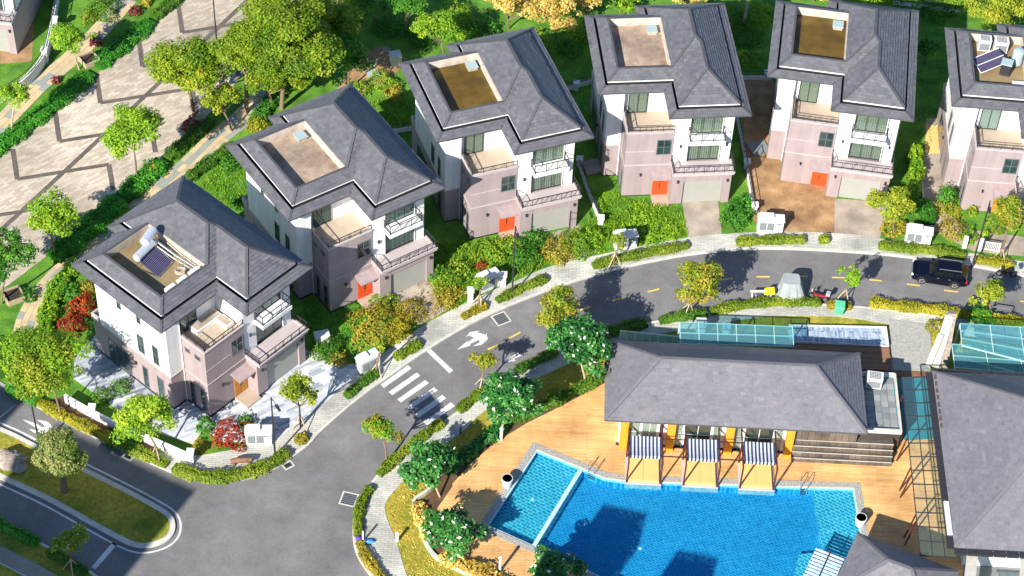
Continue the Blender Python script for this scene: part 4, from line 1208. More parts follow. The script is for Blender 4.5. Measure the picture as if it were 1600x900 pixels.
# water
m_, t_, b_ = _base('pool_water')
N, L = t_.nodes, t_.links
tr = N.new("ShaderNodeBsdfTransparent"); tr.inputs[0].default_value = (.50,.87,.98,1)
gl = N.new("ShaderNodeBsdfGlossy"); gl.inputs[1].default_value = .08
df = N.new("ShaderNodeBsdfDiffuse"); df.inputs[0].default_value = (.03,.30,.60,1)
tc = N.new("ShaderNodeTexCoord"); nz = N.new("ShaderNodeTexNoise"); nz.inputs["Scale"].default_value = 3.2; nz.inputs["Detail"].default_value = 4
L.new(tc.outputs["Object"], nz.inputs["Vector"])
bp = N.new("ShaderNodeBump"); bp.inputs["Strength"].default_value = .35; bp.inputs["Distance"].default_value = .08
L.new(nz.outputs[0], bp.inputs["Height"]); L.new(bp.outputs[0], gl.inputs["Normal"])
mr = N.new("ShaderNodeMapRange"); mr.inputs[1].default_value = .45; mr.inputs[2].default_value = .72; mr.inputs[3].default_value = .0; mr.inputs[4].default_value = .20
L.new(nz.outputs[0], mr.inputs[0])
n2 = N.new("ShaderNodeTexNoise"); n2.inputs["Scale"].default_value = 2.4; n2.inputs["Detail"].default_value = 2; n2.inputs["Distortion"].default_value = 1.6
L.new(tc.outputs["Object"], n2.inputs["Vector"])
cr = N.new("ShaderNodeValToRGB"); cr.color_ramp.elements[0].position = .38; cr.color_ramp.elements[1].position = .64
cr.color_ramp.elements[0].color = (.40,.80,.94,1); cr.color_ramp.elements[1].color = (.66,.95,1,1)  # mottled tint stands in for caustic light in the water
L.new(n2.outputs[0], cr.inputs[0]); L.new(cr.outputs[0], tr.inputs[0])
x1 = N.new("ShaderNodeMixShader"); L.new(mr.outputs[0], x1.inputs[0]); L.new(tr.outputs[0], x1.inputs[1]); L.new(df.outputs[0], x1.inputs[2])
lw = N.new("ShaderNodeLayerWeight"); lw.inputs[0].default_value = .5; L.new(bp.outputs[0], lw.inputs["Normal"])
fr = N.new("ShaderNodeMath"); fr.operation = 'POWER'; fr.inputs[1].default_value = 5; L.new(lw.outputs["Facing"], fr.inputs[0])
x2 = N.new("ShaderNodeMixShader"); L.new(fr.outputs[0], x2.inputs[0]); L.new(x1.outputs[0], x2.inputs[1]); L.new(gl.outputs[0], x2.inputs[2])
L.new(x2.outputs[0], N["Material Output"].inputs[0])
M['water'] = m_
mb = MB(); mb.sheet([(*p,0) for p in POOL], .125); struct('pool_water', mb, M['water'])
for px, py, lb in ((915,817,'round white light in the pool floor left of centre'),(1000,856,'round white light in the pool floor near the middle shade'),(832,780,'round white light in the paddling pool floor')):
    g = G(px, py, -.9 if px > 850 else -.4); mb = MB(); mb.lathe([(.01,0),(.16,0),(.16,.05),(.01,.06)], 14); o = mb.build('pool_light', M['lamp_white']); o.location = (g[0],g[1],-.99 if px > 850 else -.42)
    tag(o, lb, 'pool light', 'round lights in the pool floor')

def ladder(px, py, rz, lb):
    g = G(px, py, .2); t = empty('pool_ladder', (g[0],g[1],.2), rz, lb, 'pool ladder', 'steel pool ladders')
    for x in (-.28,.28):
        mb = MB(); mb.tube([(x,.55,0),(x,.5,.75),(x,.3,.95),(x,0,.9),(x,-.15,.6),(x,-.15,-.9)], .03, 8); mb.build('rail', M['steel'], t)
    for z in (-.15,-.45,-.75):
        mb = MB(); mb.box((-.28,-.25,z),(.28,-.1,z+.05)); mb.build('tread', M['steel'], t)
ladder(925,737,R(-20),'steel pool ladder at the upper left corner of the main pool')
ladder(1256,761,0,'steel pool ladder right of the striped cabanas')
def pool_planter(px, py, lb):
    g = G(px, py, .21); t = empty('round_planter', (g[0],g[1],.21), 0, lb, 'planter', 'white round planters by the pool')
    mb = MB(); mb.lathe([(.01,0),(.30,0),(.34,.06),(.42,.5),(.48,.95),(.46,1.0),(.40,1.0),(.38,.9),(.01,.9)], 24); mb.build('pot', M['ac_white'], t, smooth=False)
    mb = MB(); mb.lathe([(.01,.91),(.37,.91),(.30,.95),(.01,.97)], 16); mb.build('soil', M['pot_soil'], t)
pool_planter(792,759,'white round planter at the paddling pool edge')
pool_planter(1343,820,'white round planter on the right edge of the pool')

# ---- main clubhouse with hipped roof
def hip_building(name, label, x0, x1, y0, y1, ze, zr, mroof, parts=None, cw=.42, ch=.32, rz=0.0, org=None, ridge_axis='x'):
    t = empty(name, (0,0,0), 0, label, 'building')
    rr = random.Random(hash(name) % 1000 if False else len(name))
    hw = (y1-y0)/2
    a, b, c, d = (x0,y0,ze),(x1,y0,ze),(x1,y1,ze),(x0,y1,ze)
    r1, r2 = (x0+hw,(y0+y1)/2,zr),(x1-hw,(y0+y1)/2,zr)
    fc = [[a,b,r2,r1],[b,c,r2],[c,d,r1,r2],[d,a,r1]]
    mb = MB()
    for f in fc: mb.poly(f)
    for p, q in ((a,b),(b,c),(c,d),(d,a)):
        mb.poly([(p[0],p[1],ze-.18),(q[0],q[1],ze-.18),q,p])
    mb.sheet([a,b,c,d], ze-.18, m=1)
    rf = mb.build('roof', [M['ridge'], M['white']], t)
    mb = MB()
    for f in fc: shingles(mb, f, rr, ch, cw, .04)
    s_ = mb.build('slates', M[mroof], rf, tones=True); s_["kind"] = "stuff"
    mb = MB()
    for p, q in ((a,r1),(d,r1),(b,r2),(c,r2),(r1,r2)): mb.bar((p[0],p[1],p[2]+.06),(q[0],q[1],q[2]+.06),.26,.10)
    mb.build('hip_cap', M['club_shingle'], rf)
    return t
club = hip_building('clubhouse', 'long grey hipped roof clubhouse behind the striped cabanas', 8.03, 29.3, 112.4, 121.05, 4.0, 7.0, 'club_shingle')
mb = MB(); mb.box((9.4,113.15,.1),(28.6,120.2,3.8)); mb.build('wall', M['white'], club)
for k, (x0, x1, pane, nx) in enumerate([(9.9,11.1,'pane',1),(11.15,12.5,'pane',2),(12.55,13.05,'pane_dark',1),(13.9,14.6,'pane',1),(14.65,16.9,'pane_dark',2),(16.95,17.8,'pane',1),(18.7,19.5,'pane',1),(19.55,22.0,'pane_dark',2),(22.05,22.8,'pane',1)]):
    window(club, (x0,113.15,.2), (1,0,0), (0,-1,0), x1-x0, 3.3, nx, 2, frame='lamp_white', pane=pane, fw=.09, name='glass_door')
for x in (9.45,13.25,18.05,22.95):
    mb = MB(); mb.box((x,112.55,.15),(x+.62,113.12,3.7)); mb.build('orange_fin', M['orange'], club)
mb = MB(); mb.box((23.62,113.0,.15),(28.7,113.148,3.79)); mb.build('stone_cladding', M['stone_tier'], club)
mb = MB(); mb.box((9.2,112.95,.15),(23.6,113.14,.3)); mb.build('sill', M['metal_dark'], club)
# ---- cabanas
CABX = [9.99,14.60,19.18]
CLB = ['striped cabana nearest the paddling pool','middle striped cabana in front of the clubhouse','striped cabana nearest the pool ladder on the right']
for k, x0 in enumerate(CABX):
    t = empty('cabana', (x0,109.0,.2), 0, CLB[k], 'cabana', 'striped cabanas over the pool edge')
    W_ = 2.92
    mb = MB(); mb.box((0,0,-.6),(W_,2.9,.08)); mb.build('platform', M['trim'], t)
    mb = MB(); mb.box((.22,.16,.08),(W_-.22,2.7,.30)); mb.box((.22,.16,.30),(W_/2-.01,2.7,.33)); mb.box((W_/2+.01,.16,.30),(W_-.22,2.7,.33)); mb.build('mattress', M['cushion'], t)
    for x in (.1,W_-.1):
        for y in (.1,2.75):
            mb = MB(); mb.box((x-.06,y-.06,.08),(x+.06,y+.06,2.62)); mb.build('post', M['cabana_post'], t)
        mb = MB(); mb.box((x-.06,.0,2.62),(x+.06,4.1,2.74)); mb.build('beam', M['cabana_post'], t)
    for y in (.8,2.7):
        mb = MB(); mb.box((.16,y-.04,2.60),(W_-.16,y+.04,2.70)); mb.build('crossbar', M['cabana_post'], t)
    n = 17
    aw = MB(); va = MB()
    for i in range(n):
        a, b = .18+(W_-.36)*i/n, .18+(W_-.36)*(i+1)/n
        for q in range(4):          # gently sagging canvas
            y0, y1 = .75+.5*q, .75+.5*(q+1)
            s0, s1 = (-.10*math.sin(math.pi*q/4)), (-.10*math.sin(math.pi*(q+1)/4))
            aw.poly([(a,y0,2.78+s0),(b,y0,2.78+s0),(b,y1,2.78+s1),(a,y1,2.78+s1)], i % 2)
        mid = (a+b)/2
        va.poly([(a,.74,2.78),(a,.72,2.5),(mid,.70,2.40),(b,.72,2.5),(b,.74,2.78)], i % 2)
    aw.build('awning', [M['stripe_navy'], M['stripe_white']], t); va.build('valance', [M['stripe_navy'], M['stripe_white']], t)
for k in range(2):
    xa, xb = CABX[k]+2.92-.04, CABX[k+1]+.04
    for q, y in enumerate((109.85,111.66)):
        mb = MB(); mb.box((xa,y,2.80),(xb,y+.08,2.88))
        tag(mb.build('link_bar', M['cabana_post']), '%s dark bar joining the %s cabana' % (('front','rear')[q], ('left and middle','middle and right')[k]), 'bar', 'bars between the cabanas')
# ---- stepped stone wall right of the clubhouse
t = empty('stone_terrace', (23.6,111.2,.19), 0, 'stepped brown stone wall with white edges right of the cabanas', 'stone wall')
for k in range(4):
    mb = MB(); mb.box((0+.02*k,1.0+.26*k,-.1),(8.2,3.0,.46+.46*k)); mb.build('tier', M['stone_tier'], t)
    mb = MB(); mb.box((.02*k-.02,1.0+.26*k-.02,.46+.46*k),(8.22,1.0+.26*k+.05,.485+.46*k)); mb.build('coping', M['kerb'], t)
# ---- annex with tiled flat roof
ann = empty('annex', (29.1,113.9,.1), 0, 'low flat roofed annex with grey roof tiles beside the clubhouse', 'building')
mb = MB(); mb.box((0,0,0),(3.3,6.2,2.3)); mb.build('wall', M['stone_tier'], ann)
mb = MB(); mb.box((-.05,-.08,2.3),(3.35,.12,2.75)); mb.box((3.2,.12,2.3),(3.35,6.2,2.75)); mb.box((-.05,6.05,2.3),(3.2,6.25,2.75)); mb.build('parapet', M['kerb'], ann)
rt = MB(); rt.box((0,.12,2.28),(3.2,6.05,2.36)); rt = rt.build('flat_roof', M['teal_floor'], ann)
rr = random.Random(9)
for i in range(5):
    for j in range(9):
        mb = MB(); mb.box((.15+.6*i,.2+.64*j,2.36),(.15+.6*i+.56,.2+.64*j+.6,2.39+rr.uniform(0,.01))); tn = rr.uniform(0,1); mb.t = [tn]*6
        mb.build('tile', M['grey_tile'], rt, tones=True)
ac_unit((30.5,118.9,2.50), R(-6), 'large white air conditioner on the flat roof beside the clubhouse', 1.15)
mb = MB(); mb.box((-.75,-.25,0),(.75,.25,.5)); mb.box((-.78,-.28,.5),(.78,.28,.55)); o = mb.build('equipment_box', M['ac_white']); o.location = (31.7,121.0,.3)
tag(o, 'pale equipment box behind the annex air conditioner', 'box')
# ---- entrance terrace behind the roof: slate pond, timber deck
def quad_box(name, px, z, th, m, parent=None):
    mb = MB(); mb.prism(GP(px, z), z-th, z); o = mb.build(name, m, parent); return o
pond = empty('slate_pond', G(1305,522,.1), 0, 'slate strip pond with white coping behind the clubhouse roof', 'pond')
P0, P1, P2, P3 = (Vector(G(*p, .5)) for p in ((1232,508),(1385,511),(1389,541),(1234,534)))
def rel(v): return tuple(Vector(v)-Vector(pond.location))
mb = MB()
inn = [P0.lerp(P2,.045), P1.lerp(P3,.045), P2.lerp(P0,.02), P3.lerp(P1,.02)]
outp = [rel(p) for p in (P0,P1,P2,P3)]; inp = [rel(p) for p in inn]
mb.prism(outp, -.1, .5, holes=[inp]); mb.build('coping', M['white'], pond)
bed = MB(); bed.prism(inp, -.1, .36); bed = bed.build('bed', M['metal_grey'], pond)
rr = random.Random(21)
for i in range(56):
    for j in range(3):
        a, b = i/56, (i+.92)/56
        off = rr.uniform(0,.12)
        c0, c1 = max(0, j/3-off), min(1, (j+1)/3-off-.015)
        f = lambda s, t: tuple(Vector(inp[0]).lerp(Vector(inp[1]), s).lerp(Vector(inp[3]).lerp(Vector(inp[2]), s), t))
        q = [f(a,c0), f(b,c0), f(b,c1), f(a,c1)]
        mb = MB(); mb.prism(q, .33, .38+rr.uniform(0,.02)); tn = min(1, abs(rr.gauss(.25,.3))); mb.t = [tn]*len(mb.f)
        mb.build('slate_strip', M['slate_blue'], bed, tones=True)
td = empty('timber_terrace', G(1360,558,.1), 0, 'brown timber plank terrace behind the clubhouse roof', 'terrace')
Q0, Q1, Q2, Q3 = (Vector(G(*p, .45))-Vector(td.location) for p in ((1234,536),(1389,542),(1394,579),(1230,572)))
for j in range(12):
    c0, c1 = j/12, (j+.93)/12
    q = [tuple(a.lerp(b, s)) for a, b, s in ((Q0,Q3,c0),(Q1,Q2,c0),(Q1,Q2,c1),(Q0,Q3,c1))]
    mb = MB(); mb.prism([(p[0],p[1],0) for p in q], .05, .35+.006*(j % 3)); tn = rr.uniform(0,1); mb.t = [tn]*len(mb.f); mb.build('plank', M['wood'], td, tones=True)
ground_patch('pebble_path', [(1388,497),(1452,506),(1458,560),(1452,582),(1394,580)], 'pebble', .14)
ground_patch('timber_strip', [(1396,578),(1455,581),(1456,590),(1397,588)], 'wood', .2)
# ---- glass roofs
def glass_roof(label, px, z, nu, nv, m='glass_roof', posts=(), frame='glass_frame', name='glass_canopy', slope=0, lean=(0,0)):
    c = [Vector(G(*p, z)) for p in px]
    o = (c[0]+c[1]+c[2]+c[3])/4
    t = empty(name, (o.x,o.y,.1), 0, label, 'glass canopy', 'glass canopies round the clubhouse')
    c = [p-Vector((o.x,o.y,.1)) for p in c]
    c[2].z += slope; c[3].z += slope
    f = lambda s, v: c[0].lerp(c[1], s).lerp(c[3].lerp(c[2], s), v)
    mb = MB()
    for i in range(nu+1): mb.bar(f(i/nu,0), f(i/nu,1), .07, .09)
    for j in range(nv+1): mb.bar(f(0,j/nv)+Vector((0,0,.003)), f(1,j/nv)+Vector((0,0,.003)), .07, .09)
    mb.build('frame', M[frame], t)
    for i in range(nu):
        for j in range(nv):
            e = .03
            q = [f((i+e)/nu,(j+e)/nv), f((i+1-e)/nu,(j+e)/nv), f((i+1-e)/nu,(j+1-e)/nv), f((i+e)/nu,(j+1-e)/nv)]
            mb = MB(); up = Vector((0,0,.055))
            q0 = [tuple(p+up) for p in q]; q1 = [tuple(p+up+Vector((0,0,.02))) for p in q]
            mb.faces(q0+q1, [(3,2,1,0),(4,5,6,7),(0,1,5,4),(1,2,6,5),(2,3,7,6),(3,0,4,7)])
            mb.build('pane', M[m], t)
    for s, v in posts:
        p = f(s, v)
        mb = MB(); mb.bar((p.x+lean[0],p.y+lean[1],0), (p.x,p.y,p.z-.05), .10); mb.build('post', M['cabana_post'] if frame == 'metal_dark' else M[frame], t)
    return t
glass_roof('long glass walkway canopy beside the right hand building', [(1409,590),(1461,588),(1496,872),(1438,868)], 3.6, 3, 13, 'glass_clear', [(0,.35),(0,.52),(0,.56),(0,.78),(0,.82),(0,.1)], 'metal_dark', lean=(-.35,.25))
glass_roof('two row glass canopy behind the clubhouse ridge', [(1062,504),(1238,511),(1240,541),(1063,537)], 2.8, 6, 2, 'glass_roof', [(0,0),(.5,0),(1,0)])
glass_roof('teal glass canopy at the right edge above the pool building', [(1500,506),(1640,514),(1652,578),(1503,540)], 3.0, 3, 3, 'glass_roof', [(0,0),(.7,0),(1,0)])
glass_roof('lower teal glass canopy beside the weathered timber sculpture', [(1487,538),(1640,548),(1655,588),(1492,574)], 2.2, 3, 2, 'glass_roof', [(0,0),(0,1)])
# glass balustrade
ba, bb = Vector(G(968,530,.15)), Vector(G(1062,540,.15))
t = empty('glass_balustrade', tuple(ba), 0, 'row of pale blue glass fence panels behind the clubhouse roof', 'glass fence')
for k in range(8):
    a, b = (bb-ba)*k/8, (bb-ba)*(k+1)/8
    mb = MB(); d_ = (b-a).normalized()*.04
    mb.bar(a+d_+Vector((0,0,.55)), b-d_+Vector((0,0,.55)), .03, 1.0); mb.build('pane', M['glass_fence'], t)
    mb = MB(); mb.bar(a, a+Vector((0,0,1.2)), .06); mb.build('post', M['glass_frame'], t)
mb = MB(); mb.bar(Vector((0,0,1.12)), (bb-ba)+Vector((0,0,1.12)), .07); mb.build('rail', M['lamp_white'], t)
# ---- right hand building
big = hip_building('pool_house', 'large grey hipped roof building cut by the right edge', 35.15, 62.0, 101.1, 119.1, 4.4, 10.6, 'club_shingle')
mb = MB(); mb.box((36.6,102.6,.1),(60,117.8,4.2)); mb.build('wall', M['white'], big)
mb = MB()
for k in range(18): mb.box((34.62,101.1+1.0*k,4.15),(35.14,101.1+1.0*k+.94,4.36))
for k in range(26): mb.box((35.15+1.0*k,100.55,4.15),(35.15+1.0*k+.94,101.09,4.36))
for k in range(26): mb.box((35.15+1.0*k,119.11,4.15),(35.15+1.0*k+.94,119.55,4.36))
mb.build('gutter', M['metal_dark'], big)
for k in range(8):
    mb = MB(); mb.box((35.2,118.6-.75*k-.4,4.5),(35.55,118.6-.75*k,4.62)); mb.build('gutter_stone', M['stone_tier'], big)
mb = MB(); mb.box((34.7,102.3,4.37),(35.1,105.5,4.55)); mb.build('gutter_box', M['ac_white'], big)
# terrace below it at the lower right
ground_patch('stone_terrace_floor', [(1510,840),(1700,850),(1700,960),(1500,960)], 'grey_tile', .24)
t = empty('timber_pergola', (36.6,99.2,.2), 0, 'pale timber beams with glass below the right building\'s eave', 'pergola')
for x in (0.0,4.2):
    mb = MB(); mb.bar((x,1.7,3.6),(x-.9,-3.2,3.2),.85,.18); mb.build('beam', M['beam'], t)
    mb = MB(); mb.box((x-.9,-3.0,0),(x-.6,-2.7,3.1)); mb.build('post', M['beam'], t)
for k in range(3):
    mb = MB(); mb.box((.7+1.15*k,-2.6,2.9),(1.78+1.15*k,-.9,2.93)); mb.build('pane', M['glass_roof'], t)
mb = MB(); mb.box((.6,-.9,2.86),(4.3,-.8,2.98)); mb.box((.6,-2.7,2.86),(4.3,-2.6,2.98)); mb.build('rail', M['glass_frame'], t)
# small pavilion at the bottom edge
pv = hip_building('pool_pavilion', 'small grey hipped pavilion at the bottom edge beside the pool', 0, 8.2, -6.4, 0, 3.4, 5.7, 'club_shingle')
g = G(1340,833,3.4); pv.location = (g[0],g[1],0); pv.rotation_euler = (0,0,R(-23))
for x in (.8,7.4):
    for y in (-5.6,-.8): mb = MB(); mb.box((x-.15,y-.15,.1),(x+.15,y+.15,3.3)); mb.build('post', M['white'], pv)
mb = MB(); mb.box((2.5,-5.4,.2),(7.2,-1.2,3.2)); mb.build('wall', M['trim'], pv)
t = empty('slatted_awning', (*G(1288,886,2.4)[:2],.2), R(-23), 'white slatted sun awning between the pool and the pavilion', 'awning')
for k in range(9):
    mb = MB(); mb.box((-1.2,-1.5+.34*k,2.2),(1.15,-1.5+.34*k+.2,2.24)); mb.build('slat', M['stripe_white'], t)
mb = MB(); mb.box((-1.15,-1.6,2.1),(-1.05,1.6,2.19)); mb.box((.95,-1.6,2.1),(1.05,1.6,2.19)); mb.box((-.1,-1.6,2.25),(0,1.6,2.31))
for x in (-1.1,1.0):
    for y in (-1.5,1.5): mb.box((x-.05,y-.05,-.3),(x+.05,y+.05,2.1))
mb.build('frame', M['metal_dark'], t)
# weathered timber sculpture
g = G(1470,572,.15)
t = empty('timber_sculpture', (g[0],g[1],.15), 0, 'tall weathered driftwood sculpture behind the right hand building', 'sculpture')
for k, (x0, x1, w0, w1, z1, y1) in enumerate([(-.5,.1,.75,.35,4.8,1.6),(.2,.25,.65,.3,5.0,1.7),(-1.0,-.35,.5,.2,3.2,.9)]):
    mb = MB(); mb.bar((x0,0,0),(x1,y1,z1),w0,.55); mb.build('timber', M['beam'] if k != 1 else M['rock'], t)
# white posts by the path behind the clubhouse
for px, py, hh, ww, lb in ((1093,524,1.7,.75,'white square pillar standing on the path behind the clubhouse'),(1133,526,1.3,.6,'small white meter box beside the glass canopy')):
    g = G(px, py, .13); mb = MB(); mb.box((-ww/2,-ww/2,0),(ww/2,ww/2,hh)); mb.box((-ww/2-.06,-ww/2-.06,hh),(ww/2+.06,ww/2+.06,hh+.1)); mb.box((-ww/2-.05,-ww/2-.05,0),(ww/2+.05,ww/2+.05,.2))
    o = mb.build('pillar', M['ac_white']); o.location = (g[0],g[1],.13); tag(o, lb, 'pillar')
# planter wall round the deck
line = smooth_line(GP([(705,722),(672,765),(646,786),(655,820),(668,855),(690,878),(740,903),(800,940)], .15), 4)
mb = MB()
a_, b_ = offset_line(line, .12), offset_line(line, -.12)
mb.prism([(*p,0) for p in a_]+[(*p,0) for p in b_[::-1]], .02, .45)
tag(mb.build('planter_wall', M['kerb']), 'low curved stone planter wall between lawn and pool deck', 'wall')
ground_patch('planting_bed', [(700,730),(676,766),(650,788),(658,820),(672,855),(692,876),(740,900),(800,938),(810,912),(735,876),(696,848),(682,795),(706,760)], 'mulch', .26)
ground_patch('planting_bed', [(706,756),(738,722),(772,692),(822,661),(882,631),(946,597),(935,585),(860,628),(790,664),(735,705),(700,740)], 'mulch', .25)

ground_patch('teal_floor_patch', [(1404,592),(1464,590),(1474,684),(1413,688)], 'teal_floor', .23)  # flat teal patch under the upper end of the walkway canopy
# ================================================================== trees
def tree_px(name, label, cat, b, c, r, kind, seed, group, **k):
    """place a tree by the foot of its trunk, its crown centre and crown radius as surveyed"""
    g = G(b[0], b[1], .12)
    d = math.sqrt(g[0]**2+g[1]**2+CAM_H**2); s = FPX/d
    hz = max(.8, (b[1]-c[1])/(s*math.cos(PITCH)))
    gx = G(c[0], c[1], .12+hz)
    off = (gx[0]-g[0], gx[1]-g[1])
    rad = r/s*(1.38 if kind == 'frangi' else 1.2)
    rz = rad*k.get('flat', .85)
    return tree(name, label, cat, g, hz+rz*.95, rad, kind, seed, group, off=off, low=hz, **k)
ST = 'young street trees along the kerbs'
tree_px('street_tree','airy street tree in front of the corner villa\'s plank driveway','tree',(470,668),(467,619),31,'street',1,ST,stakes=True,irregular=.5)
tree_px('street_tree','street tree standing below the zebra crossing on the pool side kerb','tree',(604,722),(598,673),31,'fresh',2,ST,mix=('rust',.3),irregular=.5)
tree_px('street_tree','thin leaning sapling beside the meter cabinet near the crossing','tree',(587,585),(597,538),13,'street',3,ST,stakes=True,dens=.5)
tree_px('street_tree','small street tree next to the two dark frangipani by the crossing','tree',(752,608),(756,570),24,'street',4,ST,mix=('rust',.35),stakes=True,dens=.7,irregular=.5)
tree_px('street_tree','wide yellowish street tree overhanging the bend left of the clubhouse roof','tree',(893,545),(884,488),38,'street',5,ST,irregular=.6,mix=('rust',.25))
tree_px('street_tree','rust tinged street tree above the left end of the long kerb hedge','tree',(1072,492),(1088,446),37,'street',6,ST,stakes=True,irregular=.4,mix=('rust',.45))
tree_px('street_tree','slim bright green tree beside the green bin','tree',(1318,470),(1327,432),17,'fresh',7,ST,stakes=True,flat=1.5,trunk_r=.05,irregular=.5)
tree_px('street_tree','yellow tree on the kerb in front of the right glass canopy','tree',(1549,492),(1547,459),26,'street',8,ST)
tree_px('street_tree','yellow green street tree with splayed stakes right of the navy car','tree',(1563,405),(1577,343),31,'street',9,ST,stakes=True,mix=('rust',.2))
tree_px('street_tree','small airy sapling by the meter cabinet of the fourth villa','tree',(957,414),(968,380),14,'street',10,ST,stakes=True,dens=.6)
tree_px('street_tree','thin sapling in the kerb bed by the third villa\'s gate post','tree',(748,478),(752,444),12,'weed',11,ST,dens=.5,stakes=True)
tree_px('street_tree','small tree with pale blossom beside the lower left brick path','tree',(112,893),(109,851),29,'street',13,ST,stakes=True,flower=.03)
tree_px('garden_tree','leafy tree with bare twigs beside the fifth villa\'s driveway','tree',(1397,366),(1396,320),32,'street',14,'garden trees round the villas',irregular=.5)
tree_px('garden_tree','bright green tree leaning over the corner villa\'s white wall','tree',(250,716),(226,655),45,'fresh',15,'garden trees round the villas',irregular=.45,stakes=True)
tree_px('garden_tree','large leafy tree beside the corner villa\'s grey plank patio','tree',(95,648),(76,572),62,'fresh',16,'garden trees round the villas',mix=('street',.4),irregular=.45)
tree_px('round_tree','dense round blossoming tree on the grass median','tree',(101,768),(93,715),39,'round',12,None,trunk_r=.28,flat=1.1,dens=1.9,irregular=.1)
PT = 'trees round the chevron paved plaza'
tree_px('plaza_tree','dark green tree at the left edge beside a timber planter','tree',(3,475),(8,410),42,'green',17,PT,irregular=.4)
tree_px('plaza_tree','yellow green tree standing in the lower plaza hedge','tree',(88,402),(75,345),40,'fresh',18,PT,irregular=.45)
tree_px('plaza_tree','upright yellow green tree over the chevron bands mid plaza','tree',(214,278),(206,205),42,'fresh',19,PT,irregular=.55,flat=1.1)
tree_px('plaza_tree','broad round tree overhanging the plaza beside the tall lamp','tree',(303,180),(290,110),52,'big',20,PT,irregular=.5,mix=('street',.3),trunk_r=.16)
tree_px('plaza_tree','bright green tree on the side path beside the curved white wall','tree',(124,108),(112,68),33,'fresh',21,PT,bark='pale_bark')
tree_px('plaza_tree','small tree at the left end of the curved white wall','tree',(18,205),(22,152),27,'fresh',22,PT,bark='pale_bark')
tree_px('plaza_tree','small yellow tree between the garden path and second villa','tree',(362,205),(346,160),30,'street',23,PT,irregular=.5)
WT = 'trees behind the villas'
tree_px('shade_tree','yellow topped large tree left of the group above the second villa','tree',(385,175),(384,88),54,'big',24,WT,trunk_r=.2,irregular=.5,mix=('street',.3))
tree_px('shade_tree','biggest spreading tree above the second villa roof','tree',(440,170),(450,62),66,'big',25,WT,trunk_r=.22,irregular=.5,mix=('street',.35))
tree_px('shade_tree','yellow green tree in front of the group above the second villa','tree',(425,165),(418,122),46,'big',26,WT,trunk_r=.15,mix=('street',.4),irregular=.45)
tree_px('shade_tree','large tree crown at the top edge above the second villa','tree',(500,115),(503,58),54,'big',27,WT,trunk_r=.2,irregular=.5,mix=('street',.3))
tree_px('shade_tree','dark green tree beside the bare soil above the second villa','tree',(545,140),(545,85),34,'green',28,WT)
tree_px('shade_tree','green tree left of the third villa\'s roof top','tree',(695,95),(688,50),34,'fresh',29,WT,irregular=.5)
tree_px('shade_tree','green leafy tree at the top edge above the bare soil','tree',(640,50),(632,12),34,'green',30,WT)
tree_px('shade_tree','dark green tree at the top edge right of the plaza trees','tree',(590,35),(575,5),30,'green',31,WT)
AT = 'yellow autumn trees at the top edge'
tree_px('autumn_tree','yellow autumn tree at the top edge above the third villa','tree',(795,45),(795,10),38,'autumn',32,AT,irregular=.45)
tree_px('autumn_tree','golden autumn tree between the third and fourth villa roofs','tree',(868,60),(868,22),40,'autumn',33,AT,irregular=.45)
tree_px('autumn_tree','small golden tree touching the fourth villa\'s left roof corner','tree',(925,40),(915,5),28,'autumn',34,AT)
tree_px('shade_tree','bright green tree peeping above the fourth villa\'s left roof','tree',(975,25),(975,4),24,'fresh',35,WT)
tree_px('autumn_tree','yellow tree crown just above the fourth villa\'s ridge','tree',(1070,10),(1070,-12),34,'autumn',36,AT)
tree_px('autumn_tree','yellow tree crown just above the fifth villa\'s terrace','tree',(1272,2),(1272,-14),28,'autumn',37,AT)
tree_px('shade_tree','yellow green tree above the rightmost villa\'s air conditioners','tree',(1560,55),(1560,14),46,'street',38,WT,irregular=.4)
tree_px('shade_tree','dark bushy tree in the shade between the fifth and rightmost villas','tree',(1446,100),(1446,78),20,'green',39,WT)
tree_px('shade_tree','green tree at the top edge right of the fifth villa','tree',(1420,5),(1410,-18),34,'green',40,WT)
FG = 'frangipani trees round the pool deck'
tree_px('frangipani','tall dark frangipani touching the clubhouse\'s left roof corner','frangipani',(915,598),(908,545),43,'frangi',41,FG,flower=.03,bark='pale_bark',dens=1.5,irregular=.12)
tree_px('frangipani','dark frangipani with a white stake beside the pool deck corner','frangipani',(783,676),(793,620),41,'frangi',42,FG,flower=.03,bark='pale_bark',dens=1.5,irregular=.12)
tree_px('frangipani','dark frangipani with few blossoms above the curved planter wall','frangipani',(688,778),(676,736),37,'frangi',43,FG,flower=.02,bark='pale_bark',dens=1.5,irregular=.12)
tree_px('frangipani','frangipani covered in white blossom inside the curved planter','frangipani',(712,868),(704,834),37,'frangi',44,FG,flower=.07,bark='pale_bark',dens=1.5,irregular=.12)
tree_px('frangipani','frangipani at the bottom edge beside the pool coping','frangipani',(878,915),(868,888),34,'frangi',45,FG,flower=.05,bark='pale_bark',dens=1.5,irregular=.12)
# palm at the top edge
g = G(1163,35,.12)
t = empty('palm', (g[0],g[1],.12), 0, 'bare spiky palm at the top edge between the fourth and fifth villas', 'palm')
mb = MB(); mb.tube([(0,0,-.1),(.05,0,2),(0,.05,3.6)], [.2,.15,.13], 8); mb.build('trunk', M['pale_bark'], t)
mb = MB(); rr = random.Random(3)
for k in range(16):
    a = k*.785+rr.uniform(-.2,.2); ln = rr.uniform(1.4,2.1); pr = None
    for s in range(6):
        q = s/5; rad = ln*q; z = 3.6+.9*math.sin(q*2.2)*.8-.5*q*q*ln*.5
        p = Vector((math.cos(a)*rad, math.sin(a)*rad, z)); side = Vector((-math.sin(a), math.cos(a), 0))*.16*(1-q*.7)
        if pr is not None: mb.poly([pr[0], p-side, p+side, pr[1]], 0, rr.uniform(.2,.8))
        pr = (p-side, p+side)
mb.build('fronds', LEAF['weed'][0], t, tones=True)

